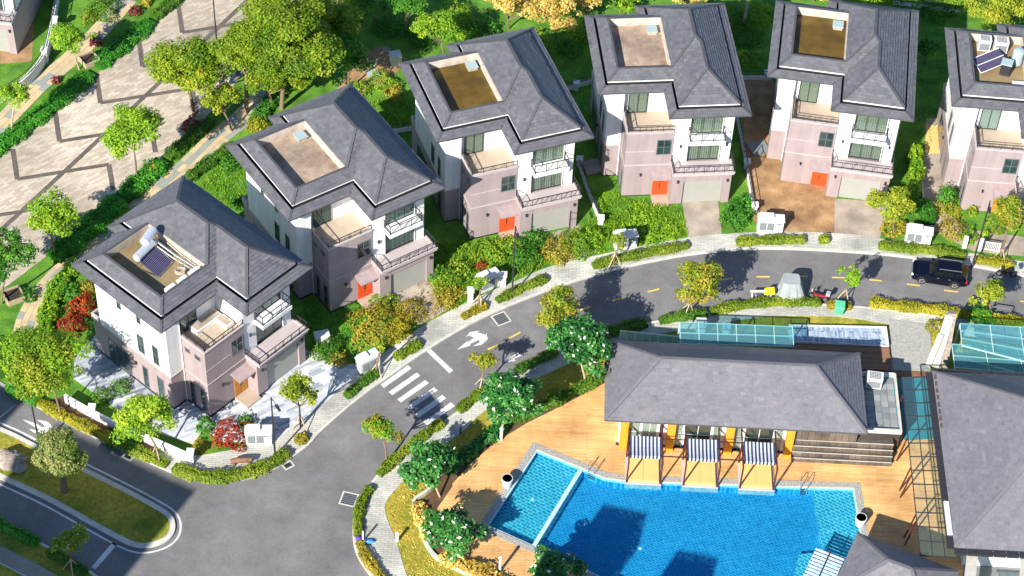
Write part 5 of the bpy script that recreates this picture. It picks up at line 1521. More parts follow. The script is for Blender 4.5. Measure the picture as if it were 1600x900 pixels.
# ================================================================== hedges
H_ = [
 ([(272,733),(300,744),(340,749),(385,742),(425,727),(449,708)],1.15,.75,'hedge','curved yellow green hedge round the junction corner below the white wall'),
 ([(464,694),(478,682)],.9,.6,'rust','short rusty bed at the foot of the corner street tree'),
 ([(540,622),(560,606),(590,583)],.85,.65,'darkhedge','dark green kerb hedge beside the zebra crossing'),
 ([(617,562),(640,549),(656,538)],.95,.7,'hedge','short yellow green kerb hedge above the stop line'),
 ([(722,498),(745,486),(760,478)],.8,.55,'rust','short rusty kerb hedge near the upper gully cover'),
 ([(776,472),(815,453),(855,437)],.85,.6,'hedge','kerb hedge at the foot of the third villa\'s lamp post'),
 ([(926,418),(965,407),(1010,398),(1050,391),(1075,385)],.9,.65,'hedge','long kerb hedge in front of the fourth villa\'s cabinet'),
 ([(1150,381),(1200,378),(1258,377)],.95,.65,'hedge','kerb hedge below the fifth villa\'s meter cabinet'),
 ([(1279,378),(1295,377)],.85,.75,'hedge','tiny kerb hedge between two paving strips before the fifth villa'),
 ([(1372,386),(1420,391),(1465,395),(1508,403)],1.0,.65,'hedge','kerb hedge behind the navy car'),
 ([(1524,408),(1560,413),(1585,419)],1.0,.65,'gold','golden kerb hedge behind the black motorcycle'),
 ([(60,630),(95,650),(130,667),(165,684),(200,700)],1.0,.6,'gold','golden groundcover hedge along the kerb by the white wall'),
 ([(200,702),(235,716),(262,728)],1.1,.55,'hedge','yellow green hedge under the leaning garden tree'),
 ([(15,602),(40,618),(62,630)],1.5,.6,'grasshedge','bright green clump on the kerb at the far left'),
 ([(1640,519),(1600,508),(1550,500),(1500,493),(1450,486),(1400,481),(1358,475)],1.05,.7,'gold','long golden kerb hedge opposite the navy car'),
 ([(1292,479),(1312,479),(1330,481)],.9,.6,'rust','small rusty bed behind the green bin'),
 ([(1282,475),(1240,474),(1200,475),(1150,481),(1110,489)],.95,.65,'hedge','yellow kerb hedge beside the covered cart and scooter'),
 ([(1105,491),(1070,496),(1030,504)],.95,.7,'darkhedge','green kerb hedge at the foot of the rust tinged street tree'),
 ([(1010,507),(985,513),(955,521),(930,531)],1.15,.75,'darkhedge','dark kerb hedge above the glass fence panels'),
 ([(870,551),(840,565),(805,583)],.85,.6,'darkhedge','dark kerb hedge between the two frangipani on the bend'),
 ([(760,611),(735,628),(716,644)],.95,.65,'hedge','kerb hedge at the right end of the zebra crossing'),
 ([(693,662),(672,675),(645,697),(615,722),(592,744)],.9,.65,'hedge','long kerb hedge below the zebra crossing on the pool side'),
 ([(580,763),(566,785),(559,812),(560,840)],.85,.6,'hedge','curved kerb hedge beside the square gully cover'),
 ([(562,848),(572,872),(592,899),(615,930)],.9,.55,'rust','rusty kerb hedge at the bottom edge below the plastic bags'),
 ([(-30,805),(0,822),(30,837),(60,851)],.95,.7,'grasshedge','bright green kerb hedge at the lower left edge'),
 ([(75,862),(105,878),(135,897)],.9,.55,'darkhedge','dark kerb hedge under the blossoming street tree lower left'),
 ([(-20,245),(20,216),(60,184),(100,152),(142,118)],2.0,.7,'grasshedge','bright green grass hedge left of the plaza below the timber planter'),
 ([(152,106),(180,82),(210,58),(236,36)],2.0,.7,'grasshedge','bright green grass hedge left of the plaza above the timber planter'),
 ([(240,30),(262,12),(290,-12)],1.5,.7,'darkhedge','darker hedge at the top edge beside the plaza'),
 ([(84,406),(110,384),(150,350),(190,314)],2.5,.9,'grasshedge','thick bright green hedge at the lower corner of the plaza'),
 ([(192,312),(225,282),(255,256)],2.1,.85,'grasshedge','green hedge between plaza and garden path beside the upright tree'),
 ([(262,250),(300,216),(330,190)],1.4,.75,'darkhedge','green hedge under the broad round plaza tree'),
 ([(128,412),(100,438),(82,470),(74,500),(70,530)],1.6,.9,'fresh','curved yellow green hedge between garden path and corner villa'),
 ([(2,530),(3,560),(8,590)],1.6,.7,'darkhedge','green verge shrubs left of the curving garden path'),
 ([(292,284),(320,262),(350,240),(360,232)],1.2,.8,'darkhedge','dark hedge along the garden path above the corner villa lawn'),
 ([(700,740),(730,712),(760,688),(790,668)],1.3,.7,'frangi','leafy planting along the deck edge left of the paddling pool'),
 ([(795,664),(830,645),(880,622),(940,592)],1.2,.65,'darkhedge','leafy planting along the deck edge left of the clubhouse'),
 ([(652,788),(660,815),(672,848)],1.2,.7,'dry','dry ornamental grasses inside the left of the curved planter'),
 ([(690,868),(720,885),(760,900),(800,925)],1.5,.8,'dry','dry ornamental grasses along the bottom of the curved planter'),
 ([(1428,240),(1430,270),(1425,300),(1422,320)],1.3,1.6,'fresh','tall green hedge between the fifth and rightmost villas'),
 ([(1437,318),(1445,335),(1452,352)],1.6,1.2,'green','dark green shrubs at the front end of the tall side hedge'),
 ([(480,110),(450,135),(420,165),(400,195)],1.6,.8,'green','dark shrubs along the upper garden path behind the second villa'),
]
for i, (px, wd, h, kd, lb) in enumerate(H_):
    hedge('hedge', lb, px, wd, h, kd, 100+i)
# ================================================================== shrubs
BS = [
 (590,512,46,1.5,'rust','wide rusty shrub mass in front of the second villa\'s entrance'),
 (625,520,22,1.2,'gold','golden shrub at the right end of the rusty mass'),
 (640,490,26,1.1,'rust','rusty shrub beside the second villa\'s driveway'),
 (600,472,22,.9,'weed','green shrub below the second villa\'s doorstep'),
 (515,552,27,1.1,'darkhedge','green shrub beside the corner villa\'s driveway end'),
 (530,565,16,.8,'rust','olive shrub behind the first meter cabinet by the driveway'),
 (700,440,26,1.2,'weed','green shrub left of the third villa\'s white gate post'),
 (680,430,18,1.0,'green','dark green shrub beside the second villa\'s garage corner'),
 (720,425,22,1.0,'weed','weedy shrub below the third villa\'s shaded corner'),
 (752,418,9,.7,'red','small red leaved shrub in the third villa\'s garden'),
 (700,465,24,1.0,'rust','rusty shrub at the second villa\'s drive edge by the pavement'),
 (760,438,20,1.0,'weed','yellow green shrub behind the third villa\'s gate post'),
 (770,395,28,1.1,'weed','leafy shrub under the third villa\'s blank porch wall'),
 (800,385,18,.9,'weed','bushy shrub beside the third villa\'s doorstep'),
 (820,400,30,1.1,'green','dark green shrub mass in the shade of the third villa\'s lamp'),
 (833,378,22,1.2,'green','green shrub in front of the third villa\'s garage pier'),
 (870,395,30,1.0,'rust','rusty shrub mass in front of the third villa\'s garage'),
 (905,385,28,1.2,'weed','yellow green shrub mass at the third villa\'s right boundary'),
 (925,375,20,1.2,'fresh','tall weedy shrub below the boundary gate post of the fourth villa'),
 (960,355,30,.38,'fresh','green shrub mass in the fourth villa\'s front garden left side'),
 (1000,340,34,.38,'fresh','green shrub mass below the fourth villa\'s porch'),
 (1040,360,28,.38,'fresh','green shrub mass beside the fourth villa\'s driveway'),
 (1020,372,20,.38,'fresh','low green shrub along the pavement before the fourth villa'),
 (1150,342,26,1.4,'green','glossy green shrub right of the fourth villa\'s driveway'),
 (1160,325,18,1.2,'grasshedge','broad leaved shrub at the boundary post of the fifth villa'),
 (1395,358,22,1.0,'rust','rusty shrub beneath the leafy tree by the fifth villa\'s drive'),
 (1478,312,16,1.5,'green','clipped round green shrub beside the rightmost villa\'s wall'),
 (1480,328,22,.6,'gold','golden ring of groundcover round the clipped shrub'),
 (1488,362,24,.9,'rust','golden brown shrub behind the rightmost villa\'s cabinet'),
 (1512,372,16,.8,'fresh','light green shrub beside the rightmost villa\'s lamp post'),
 (1538,370,8,.8,'fresh','narrow green shrub beside the white slatted gate'),
 (1519,334,8,.9,'street','potted yellow shrub against the rightmost villa\'s porch wall'),
 (322,668,15,1.0,'green','round dark green shrub at the corner villa\'s front corner'),
 (364,682,32,1.1,'red','large red shrub beside the corner meter cabinet'),
 (385,661,14,.7,'green','low clipped green shrub behind the corner meter cabinet'),
 (312,700,14,.6,'rust','low rusty shrub at the end of the corner villa\'s white wall'),
 (195,690,26,1.0,'green','green shrub under the tree by the white wall'),
 (160,622,16,.8,'darkhedge','small shrub on the patio side of the white wall'),
 (190,608,16,.9,'darkhedge','dark shrub at the lower end of the plank patio'),
 (112,512,22,1.3,'red','red leaved shrub left of the plank patio'),
 (130,482,22,1.3,'red','rusty red shrub against the corner villa\'s back wall'),
 (140,455,16,1.0,'rust','olive shrub at the corner villa\'s back corner'),
 (110,462,18,1.2,'green','dark green shrub behind the curved garden hedge'),
 (45,465,14,.9,'green','small green shrub beside the timber planter at far left'),
 (150,68,10,.7,'burgundy','burgundy plant on the side path beside the grass hedge'),
 (212,20,10,.8,'burgundy','burgundy plant at the top of the side path'),
 (228,8,9,.9,'rust','rusty spiky plant at the top of the side path'),
 (88,128,7,.6,'burgundy','small burgundy plant beside the lower grass hedge'),
 (165,18,26,1.0,'darkhedge','dense shrub mass at the top edge left of the side path'),
 (140,30,14,.8,'hedge','yellow shrub beside the side path near the top'),
 (300,198,16,.9,'burgundy','dark reddish shrubs at the foot of the broad plaza tree'),
 (240,268,14,.8,'rust','reddish shrub in the plaza hedge beside the garden path'),
 (402,200,18,1.0,'gold','golden shrub beside the garden path above the second villa'),
 (560,145,20,1.0,'weed','bright shrub row behind the second villa\'s ridge'),
 (595,130,24,1.1,'weed','green shrub below the bare soil patch behind the second villa'),
 (615,148,16,.9,'rust','reddish shrub on the lawn behind the third villa\'s left wall'),
 (730,75,24,1.2,'green','dark shrub behind the third villa\'s roof'),
 (760,50,22,1.2,'green','dense shrub at the top edge above the third villa\'s roof'),
 (890,78,22,1.0,'green','dark shrub under the golden autumn tree'),
 (660,60,26,1.3,'green','dark green shrub behind the top of the bare soil'),
 (610,45,28,1.4,'green','dense green shrub at the top edge by the plaza trees'),
 (1150,30,24,1.0,'darkhedge','dark shrub right of the fourth villa\'s roof'),
 (1165,60,28,.7,'darkhedge','low shrub strip on the lawn between the fourth and fifth villas'),
 (1460,20,26,1.0,'green','dark green shrub at the top edge left of the yellow green tree'),
 (1530,498,24,1.1,'grasshedge','glossy bright shrub beside the right glass canopy'),
 (1465,515,18,.9,'gold','golden shrub left of the driftwood sculpture'),
 (1485,518,14,.9,'gold','golden shrub right of the driftwood sculpture'),
 (360,258,20,.8,'green','dark green shrub beside the corner villa\'s back lawn'),
 (372,322,12,1.0,'green','round shrub at the second villa\'s left back wall'),
 (835,70,26,1.4,'weed','bright shrub under the yellow autumn trees beside the third villa\'s roof'),
 (905,55,24,1.3,'fresh','light green shrub left of the fourth villa\'s roof corner'),
 (1185,25,26,1.2,'fresh','light green shrub left of the fifth villa\'s top roof corner'),
 (1170,95,20,1.0,'weed','green shrub beside the wall left of the fifth villa'),
 (1350,-4,40,1.5,'fresh','green shrub mass at the top edge above the fifth villa'),
 (1490,8,26,1.4,'weed','light green shrub at the top edge near the rightmost villa'),
 (710,30,34,1.6,'fresh','leafy light green shrub at the top edge left of the autumn trees'),
 (545,20,34,1.6,'weed','light green shrub at the top edge beside the gravel'),
 (160,415,10,.6,'street','small yellow shrub poking out under the corner villa roof'),
]
for i, (x, y, r_, h, kd, lb) in enumerate(BS):
    g = G(x, y, .1); s = FPX/math.sqrt(g[0]**2+g[1]**2+CAM_H**2)
    bush('shrub', lb, 'shrub', g, r_/s, h, kd, 300+i, 'shrubs in the villa gardens and beds', squash=(1, 1.0))
# ================================================================== grass nobody could count
grass_patch('grass','rough green grass round the fourth villa\'s front garden', [(925,300),(965,300),(975,312),(1045,322),(1062,322),(1075,368),(1000,382),(915,402),(905,360),(935,335)], 'fresh', .22, 90, 1)
grass_patch('grass','long grass and weeds in the third villa\'s front garden', [(690,380),(735,378),(780,375),(850,372),(905,355),(940,390),(900,403),(845,419),(780,446),(740,466),(715,476),(690,480),(668,430)], 'weed', .4, 55, 2)
grass_patch('grass','dark shaded grass between the villas and along their side walls', [(468,470),(520,490),(560,470),(600,500),(540,560),(500,560),(478,520)], 'grasshedge', .2, 50, 3)
grass_patch('grass','bright lawn behind the corner villa beside the garden path', [(310,290),(340,262),(380,245),(385,300),(382,330),(350,320)], 'fresh', .16, 80, 4)
grass_patch('grass','sunlit lawn behind the second villa', [(560,165),(620,150),(645,160),(640,205),(610,205)], 'fresh', .14, 80, 5)
grass_patch('grass','dark lawn strip between the third and fourth villas', [(860,80),(925,80),(940,240),(905,280),(880,130)], 'grasshedge', .2, 10, 6)
grass_patch('grass','lawn strip between the fourth and fifth villas', [(1140,30),(1200,30),(1198,115),(1160,115)], 'grasshedge', .2, 10, 7)
grass_patch('grass','lawn between the fifth and rightmost villas', [(1430,30),(1480,30),(1475,190),(1445,240),(1425,230)], 'grasshedge', .22, 12, 8)
grass_patch('grass','weeds on the second villa\'s front verge', [(650,440),(670,432),(735,464),(716,477),(662,506)], 'rust', .25, 40, 9)
grass_patch('grass','dry olive turf beside the pool side pavement', [(628,760),(650,730),(690,702),(725,680),(700,725),(670,765),(645,787),(655,830),(670,868),(720,905),(640,905),(622,845),(604,793)], 'dry', .06, 70, 10, z0=.1)
grass_patch('grass','turf on the median island', [(0,672),(60,702),(130,737),(200,772),(255,803),(266,820),(258,842),(225,853),(150,820),(75,777),(0,742)], 'gold', .05, 40, 11, z0=.165)
# ================================================================== street furniture
def street_lamp(px, py, label, h=7.6, arm=0.0, z0=.14):
    g = G(px, py, z0)
    t = empty('street_lamp', (g[0],g[1],z0), arm, label, 'street lamp', 'black street lamps')
    mb = MB(); mb.tube([(0,0,-.1),(0,0,.35),(0,0,.4),(0,0,h)], [.13,.13,.085,.055], 10); mb.build('pole', M['metal_dark'], t, smooth=False)
    mb = MB(); mb.tube([(0,0,h-.15),(.5,0,h+.12),(1.15,0,h+.2)], [.04,.035,.03], 6); mb.tube([(0,0,h-1.1),(.75,0,h-.35)], .025, 6); mb.build('arm', M['metal_dark'], t)
    mb = MB(); mb.faces([(1.0,-.13,h+.14),(1.75,-.1,h+.18),(1.75,.1,h+.18),(1.0,.13,h+.14),(1.0,-.13,h+.22),(1.75,-.1,h+.25),(1.75,.1,h+.25),(1.0,.13,h+.22)], [(3,2,1,0),(4,5,6,7),(0,1,5,4),(1,2,6,5),(2,3,7,6),(3,0,4,7)]); mb.build('lamp_head', M['metal_dark'], t)
    return t
street_lamp(430,713,'black street lamp in the corner hedge before the plank driveway',7.4,R(-60))
street_lamp(800,462,'black street lamp in front of the third villa',8.6,R(-80))
street_lamp(1519,416,'black street lamp behind the navy car',8.2,R(-100))
street_lamp(62,697,'black street lamp on the median beside the lane arrow',4.9,R(130))
street_lamp(344,130,'tall black lamp rising above the chevron plaza',12.0,R(150))
def meter_cabinet(px, py, rz, label, w_=2.2, plain=False):
    g = G(px, py, .13)
    t = empty('meter_cabinet', (g[0],g[1],.13), rz, label, 'meter cabinet', 'white meter cabinets at the lot entrances')
    mb = MB(); mb.box((-w_/2,-.42,-.1),(w_/2,.42,1.45)); mb.box((-w_/2-.07,-.49,1.45),(w_/2+.07,.49,1.56)); mb.box((-w_/2+.1,-.1,1.56),(w_/2-.9,.46,1.74)); mb.build('body', M['ac_white'], t)
    for k in range(2):
        x0 = -w_/2+.18+.68*k
        mb = MB(); mb.box((x0,-.45,.35),(x0+.58,-.425,1.25))
        for q in range(7): mb.box((x0+.04,-.475,.4+.12*q),(x0+.54,-.45,.45+.12*q))
        mb.build('louvre_door', M['louvre'], t)
    mb = MB(); mb.box((w_/2-.6,-.44,1.15),(w_/2-.2,-.424,1.23)); mb.build('letter_slot', M['metal_dark'], t)
meter_cabinet(405,690,R(6),'white meter cabinet beside the large red shrub',2.1)
meter_cabinet(575,575,R(38),'white meter cabinet beside the zebra crossing driveway',1.9)
meter_cabinet(762,448,R(35),'white gate cabinet at the third villa\'s overgrown entrance',2.0)
meter_cabinet(976,384,R(14),'white meter cabinet before the fourth villa\'s grass',2.0)
meter_cabinet(1202,359,R(0),'white meter cabinet at the bare soil yard of the fifth villa',2.3)
meter_cabinet(1433,377,R(-8),'white meter cabinet in front of the rightmost villa\'s hedge',2.3)
# low walls with posts
def wall_run(px, h, th, m, label, posts=(), z0=.1, cat='wall', cap=True, name='boundary_wall', rail=False, post_h=None):
    P = GP(px, z0); o0 = Vector(P[0])
    t = empty(name, tuple(o0), 0, label, cat)
    L_ = [Vector(p)-o0 for p in P]
    mb = MB()
    line = [(p.x,p.y) for p in L_]
    if len(line) > 2: line = smooth_line(line, 5)
    a_, b_ = offset_line(line, th/2), offset_line(line, -th/2)
    mb.prism([(*p,0) for p in a_]+[(*p,0) for p in b_[::-1]], -.15, h); mb.build('wall', m, t)
    if rail:
        mb = MB(); mb2 = MB()
        for i in range(len(line)-1):
            a, b = Vector((*line[i],0)), Vector((*line[i+1],0))
            mb.bar(a+Vector((0,0,h+.55)), b+Vector((0,0,h+.55)), .05)
            mb.bar(a+Vector((0,0,h+.05)), b+Vector((0,0,h+.05)), .04)
            n = max(1, int((b-a).length/.5))
            for k in range(n): q = a+(b-a)*k/n; mb.bar(q+Vector((0,0,h)), q+Vector((0,0,h+.55)), .025)
        mb.build('rail', M['metal_dark'], t)
    for q in posts:
        p = Vector(G(*q, z0))-o0; ph = post_h or h+.35
        mb = MB(); mb.box((p.x-.24,p.y-.24,-.1),(p.x+.24,p.y+.24,ph)); mb.box((p.x-.32,p.y-.32,ph),(p.x+.32,p.y+.32,ph+.14)); mb.build('post', M['ac_white'], t)
    return t
W_ = M['white']
wall_run([(103,628),(150,655),(200,678),(245,698),(299,722)], .95, .22, W_, 'white garden wall round the corner villa\'s patio', [(146,652),(299,722)], rail=False)
wall_run([(905,262),(918,300),(937,345)], .45, .2, W_, 'low white wall with railing between third and fourth villas', [(905,258),(938,350)], rail=True)
wall_run([(1150,180),(1166,262),(1178,335)], .45, .2, W_, 'low white wall with posts between fourth and fifth villas', [(1166,262),(1178,330)], rail=True)
wall_run([(612,208),(650,202)], .5, .2, W_, 'low white wall behind the third villa\'s left corner', [], rail=True)
wall_run([(885,142),(930,128)], .5, .2, W_, 'low white wall left of the fourth villa\'s roof', [(900,140)], rail=True)
wall_run([(1158,124),(1204,124)], .5, .2, W_, 'low white wall left of the fifth villa', [(1198,124)], rail=True)
wall_run([(1396,6),(1440,12),(1500,22)], .45, .2, W_, 'low white wall at the top edge above the rightmost villa', [], rail=True)
wall_run([(-20,168),(20,150),(48,128),(70,98),(80,62),(90,5),(94,-30)], 1.15, .3, W_, 'curved white wall with glass top at the upper left corner', [(72,96),(88,48)], post_h=1.5, rail=True)
wall_run([(1437,255),(1440,300),(1444,335)], .5, .15, M['kerb'], 'low kerb wall beside the tall side hedge', [])
t = wall_run([(725,462),(790,432)], .3, .2, W_, 'low white wall joining the third villa\'s gate posts', [(786,446),(735,470)], post_h=1.35)
# gate with slats
g = G(1548,392,.13); t = empty('slatted_gate', (g[0],g[1],.13), R(-8), 'white slatted gate panel at the rightmost villa\'s entrance', 'gate')
mb = MB(); mb.box((-.75,-.04,1.0),(.75,.04,1.08)); mb.box((-.75,-.04,.1),(.75,.04,.18)); mb.box((-.75,-.04,.18),(-.68,.04,1.0)); mb.box((.68,-.04,.18),(.75,.04,1.0)); mb.build('frame', M['ac_white'], t)
for k in range(9):
    mb = MB(); mb.box((-.6+.145*k,-.03,.18),(-.54+.145*k,.03,1.0)); mb.build('slat', M['ac_white'], t)
for x, nm in ((-1.0,'post'),(-2.4,'post')):
    mb = MB(); mb.box((x-.2,-.2,-.1),(x+.2,.2,1.25)); mb.build(nm, M['ac_white'], t)
# timber planters on the paths
def planter_box(px, py, rz, s_, label):
    g = G(px, py, .13); t = empty('timber_planter', (g[0],g[1],.13), rz, label, 'planter', 'square timber planters on the paths')
    for (a, b) in (((-1,-1),(1,-1)),((1,-1),(1,1)),((1,1),(-1,1)),((-1,1),(-1,-1))):
        mb = MB(); mb.bar((a[0]*s_,a[1]*s_,.3),(b[0]*s_,b[1]*s_,.3),.10,.55); mb.build('side', M['pale_bark'], t)
    mb = MB(); mb.box((-s_,-s_,0),(s_,s_,.38)); mb.build('soil', M['pot_soil'], t)
planter_box(22,466,R(32),.75,'square timber planter with dark soil at the far left path')
planter_box(140,97,R(38),.75,'square timber planter between the two grass hedges')
# small posts, stakes, bins, bags
def bollard(px, py, h, r_, m, label, z0=.12, name='bollard', box=False):
    g = G(px, py, z0); mb = MB()
    mb.lathe([(.01,-.1),(r_,-.1),(r_,h*.86),(r_*1.25,h*.88),(r_*1.25,h*.97),(r_*.8,h),(.01,h)], 12)
    o = mb.build(name, M[m]); o.location = (g[0],g[1],z0); return tag(o, label, 'bollard', 'garden bollards by the pool')
bollard(621,845,1.0,.13,'lamp_white','pale bollard light on the dry lawn beside the pavement')
bollard(719.5,677,.95,.07,'metal_dark','thin dark bollard on the lawn edge above the deck')
bollard(781,893,1.9,.11,'lamp_white','tall white post in the dry grasses at the bottom edge',.2)
bollard(783,687,1.5,.13,'lamp_white','white tree guard post below the frangipani by the deck',.2)
bollard(632,752,.9,.06,'metal_dark','thin dark bollard left of the lower frangipani')
# bags by the kerb
g = G(567,846,.14); t = empty('waste_bags', (g[0],g[1],.14), 0, 'purple and blue plastic bags round a white post in the kerb hedge', 'bags')
rs = random.Random(8)
def lump(mb, c, r3, seed, n=10, k=7):
    rr = random.Random(seed); rows = []
    for i in range(k+1):
        th = math.pi*i/k
        rows.append([(c[0]+r3[0]*math.sin(th)*math.cos(2*math.pi*j/n)*(1+rr.uniform(-.18,.18)), c[1]+r3[1]*math.sin(th)*math.sin(2*math.pi*j/n)*(1+rr.uniform(-.18,.18)), c[2]+r3[2]*math.cos(th)*(1+rr.uniform(-.1,.1))) for j in range(n)])
    vs = [p for r_ in rows for p in r_]
    mb.faces(vs, [(i*n+j, (i+1)*n+j, (i+1)*n+(j+1) % n, i*n+(j+1) % n) for i in range(k) for j in range(n)])
mb = MB(); lump(mb, (-.32,.1,.2), (.3,.22,.26), 1, 7, 5); mb.build('bag', M['purple_bag'], t)
mb = MB(); lump(mb, (.5,-.05,.14), (.5,.2,.16), 2, 7, 5); mb.build('bag', M['blue_bag'], t)
mb = MB(); mb.bar((0,0,-.1),(.02,0,1.3),.12); mb.build('post', M['lamp_white'], t)
# green litter bin
g = G(1310,489,.14); t = empty('litter_bin', (g[0],g[1],.14), R(-6), 'bright green litter bin beside the slim tree', 'bin')
mb = MB(); mb.faces([(-.34,-.3,.1),(.34,-.3,.1),(.34,.3,.1),(-.34,.3,.1),(-.42,-.38,1.0),(.42,-.38,1.0),(.42,.38,1.0),(-.42,.38,1.0)], [(3,2,1,0),(4,5,6,7),(0,1,5,4),(1,2,6,5),(2,3,7,6),(3,0,4,7)]); mb.build('body', M['bin_green'], t)
mb = MB(); mb.faces([(-.46,-.42,1.0),(.46,-.42,1.0),(.46,.42,1.0),(-.46,.42,1.0),(-.42,-.36,1.1),(.42,-.36,1.1),(.42,.42,1.16),(-.42,.42,1.16)], [(3,2,1,0),(4,5,6,7),(0,1,5,4),(1,2,6,5),(2,3,7,6),(3,0,4,7)]); mb.build('lid', M['bin_green'], t)
for x in (-.3,.3):
    mb = MB(); mb.tube([(x-.05,.34,.1),(x+.05,.34,.1)], .1, 12); mb.build('wheel', M['black'], t)
# rocks on the median
g = G(17,724,.17); t = empty('boulder', (g[0],g[1],.17), 0, 'weathered boulder on the grass median at the left edge', 'boulder')
mb = MB(); lump(mb, (0,0,.35), (1.35,.85,.75), 5, 14, 9); mb.build('rock', M['rock'], t)
mb = MB(); lump(mb, (.75,-.45,.15), (.75,.55,.4), 6, 12, 8); mb.build('rock', M['rock'], t)
mb = MB(); lump(mb, (-.5,.3,.75), (.6,.5,.45), 7, 12, 8); mb.build('rock', M['rock'], t)
# log bench in the corner hedge
g = G(377,727,.14); t = empty('log_bench', (g[0],g[1],.14), R(12), 'dark wooden log bench in the corner hedge', 'bench')
mb = MB(); mb.tube([(-.85,0,.62),(-.3,.03,.66),(.4,-.02,.65),(.85,0,.62)], [.2,.24,.23,.19], 10); mb.build('log', M['wood'], t)
for x in (-.6,.6):
    mb = MB(); mb.bar((x,0,-.05),(x,0,.5),.16); mb.build('leg', M['bark'], t)
# items behind the villas
for px, py, sx, sy, hh, m_, lb, nm, ct in ((618,100,.5,.45,1.25,'ac_white','white electrical cabinet behind the third villa\'s roof corner','electrical_cabinet','cabinet'),
                                (583,118,.55,.45,.25,'hatch','pale blue manhole lid on the soil behind the second villa','access_lid','lid'),
                                (1185,232,.85,.85,.10,'louvre','pale concrete lid beside the fifth villa\'s left wall','access_lid','lid'),
                                (925,263,.8,.75,.3,'concrete','concrete pad beside the fourth villa\'s left wall','concrete_pad','pad'),
                                (503,533,.6,.35,.9,'ac_white','white box in the grass beside the second villa\'s corner','white_box','box')):
    g = G(px, py, .1); mb = MB(); mb.box((-sx,-sy,0),(sx,sy,hh)); mb.box((-sx-.05,-sy-.05,hh),(sx+.05,sy+.05,hh+.06))
    o = mb.build(nm, M[m_]); o.location = (g[0],g[1],.1); o.rotation_euler = (0,0,R(20)); tag(o, lb, ct)
for px, py, lb in ((584,99,'left round concrete manhole on the soil behind the second villa'),(604,78,'right round concrete manhole on the soil behind the third villa')):
    g = G(px, py, .11); mb = MB(); mb.lathe([(.01,0),(.42,0),(.42,.1),(.36,.14),(.01,.14)], 18); o = mb.build('manhole', M['concrete']); o.location = (g[0],g[1],.1); tag(o, lb, 'manhole', 'round concrete manholes')
# fence-like barrier beside the tarp: folding barrier with yellow hood
g = G(1190,466,0.0); t = empty('folding_barrier', (g[0],g[1],0), R(4), 'white folding barrier with yellow hood beside the covered cart', 'barrier')
for x in (-.9,.75):
    for y in (-.25,.25): mb = MB(); mb.bar((x,y,0),(x,0,.95),.06); mb.build('leg', M['lamp_white'], t)
mb = MB(); mb.bar((-1.1,0,.9),(.2,0,.9),.08,.2); mb.build('board', M['lamp_white'], t)
mb = MB(); mb.faces([(.1,-.3,.75),(1.0,-.3,.75),(1.0,.3,.75),(.1,.3,.75),(.25,-.2,1.15),(1.0,-.25,1.2),(1.0,.25,1.2),(.25,.2,1.15)], [(3,2,1,0),(4,5,6,7),(0,1,5,4),(1,2,6,5),(2,3,7,6),(3,0,4,7)]); mb.build('hood', M['yellow'], t)
# kerb frame by the right glass canopy
g = G(1562,492,.1); t = empty('metal_hoop', (g[0],g[1],.1), R(-8), 'grey metal hoop frame on the kerb at the right', 'hoop')
mb = MB(); mb.tube([(-.8,0,0),(-.8,0,.8),(-.7,0,.9),(.7,0,.9),(.8,0,.8),(.8,0,0)], .05, 8); mb.build('tube', M['metal_grey'], t)

# ================================================================== covered cart
g = G(1234,461,0.0); t = empty('covered_cart', (g[0],g[1],0), R(2), 'cart covered by a pale grey tarpaulin on the road', 'covered cart')
rows = []
n = 36
for lev, (z, sx, sy) in enumerate(((2.05,.70,.62),(2.06,.74,.66),(1.9,.80,.72),(1.2,.98,.86),(.55,1.15,1.02),(.06,1.34,1.2))):
    row = []
    for j in range(n):
        a = 2*math.pi*j/n
        ca, sa = math.cos(a), math.sin(a)
        p = 5.0
        r_ = 1/((abs(ca)**p+abs(sa)**p)**(1/p))
        f = 1+(.055*math.sin(a*9+lev*.3)+.03*math.sin(a*15+1))*(lev/5)
        row.append((ca*r_*sx*f-.1*(lev < 3), sa*r_*sy*f, z))
    rows.append(row)
mb = MB(); mb.faces([p for r_ in rows for p in r_], [(i*n+j, (i+1)*n+j, (i+1)*n+(j+1) % n, i*n+(j+1) % n) for i in range(5) for j in range(n)])
mb.poly(rows[0][::-1]); mb.build('tarpaulin', M['tarp'], t)
mb = MB(); mb.box((-.6,-.5,.2),(.55,.5,1.95)); mb.build('load', M['metal_grey'], t)
for x in (-.7,.7):
    for y in (-.6,.5):
        mb = MB(); mb.tube([(x,y,.28),(x,y+.1,.28)], .28, 14); mb.build('wheel', M['tyre'], t)

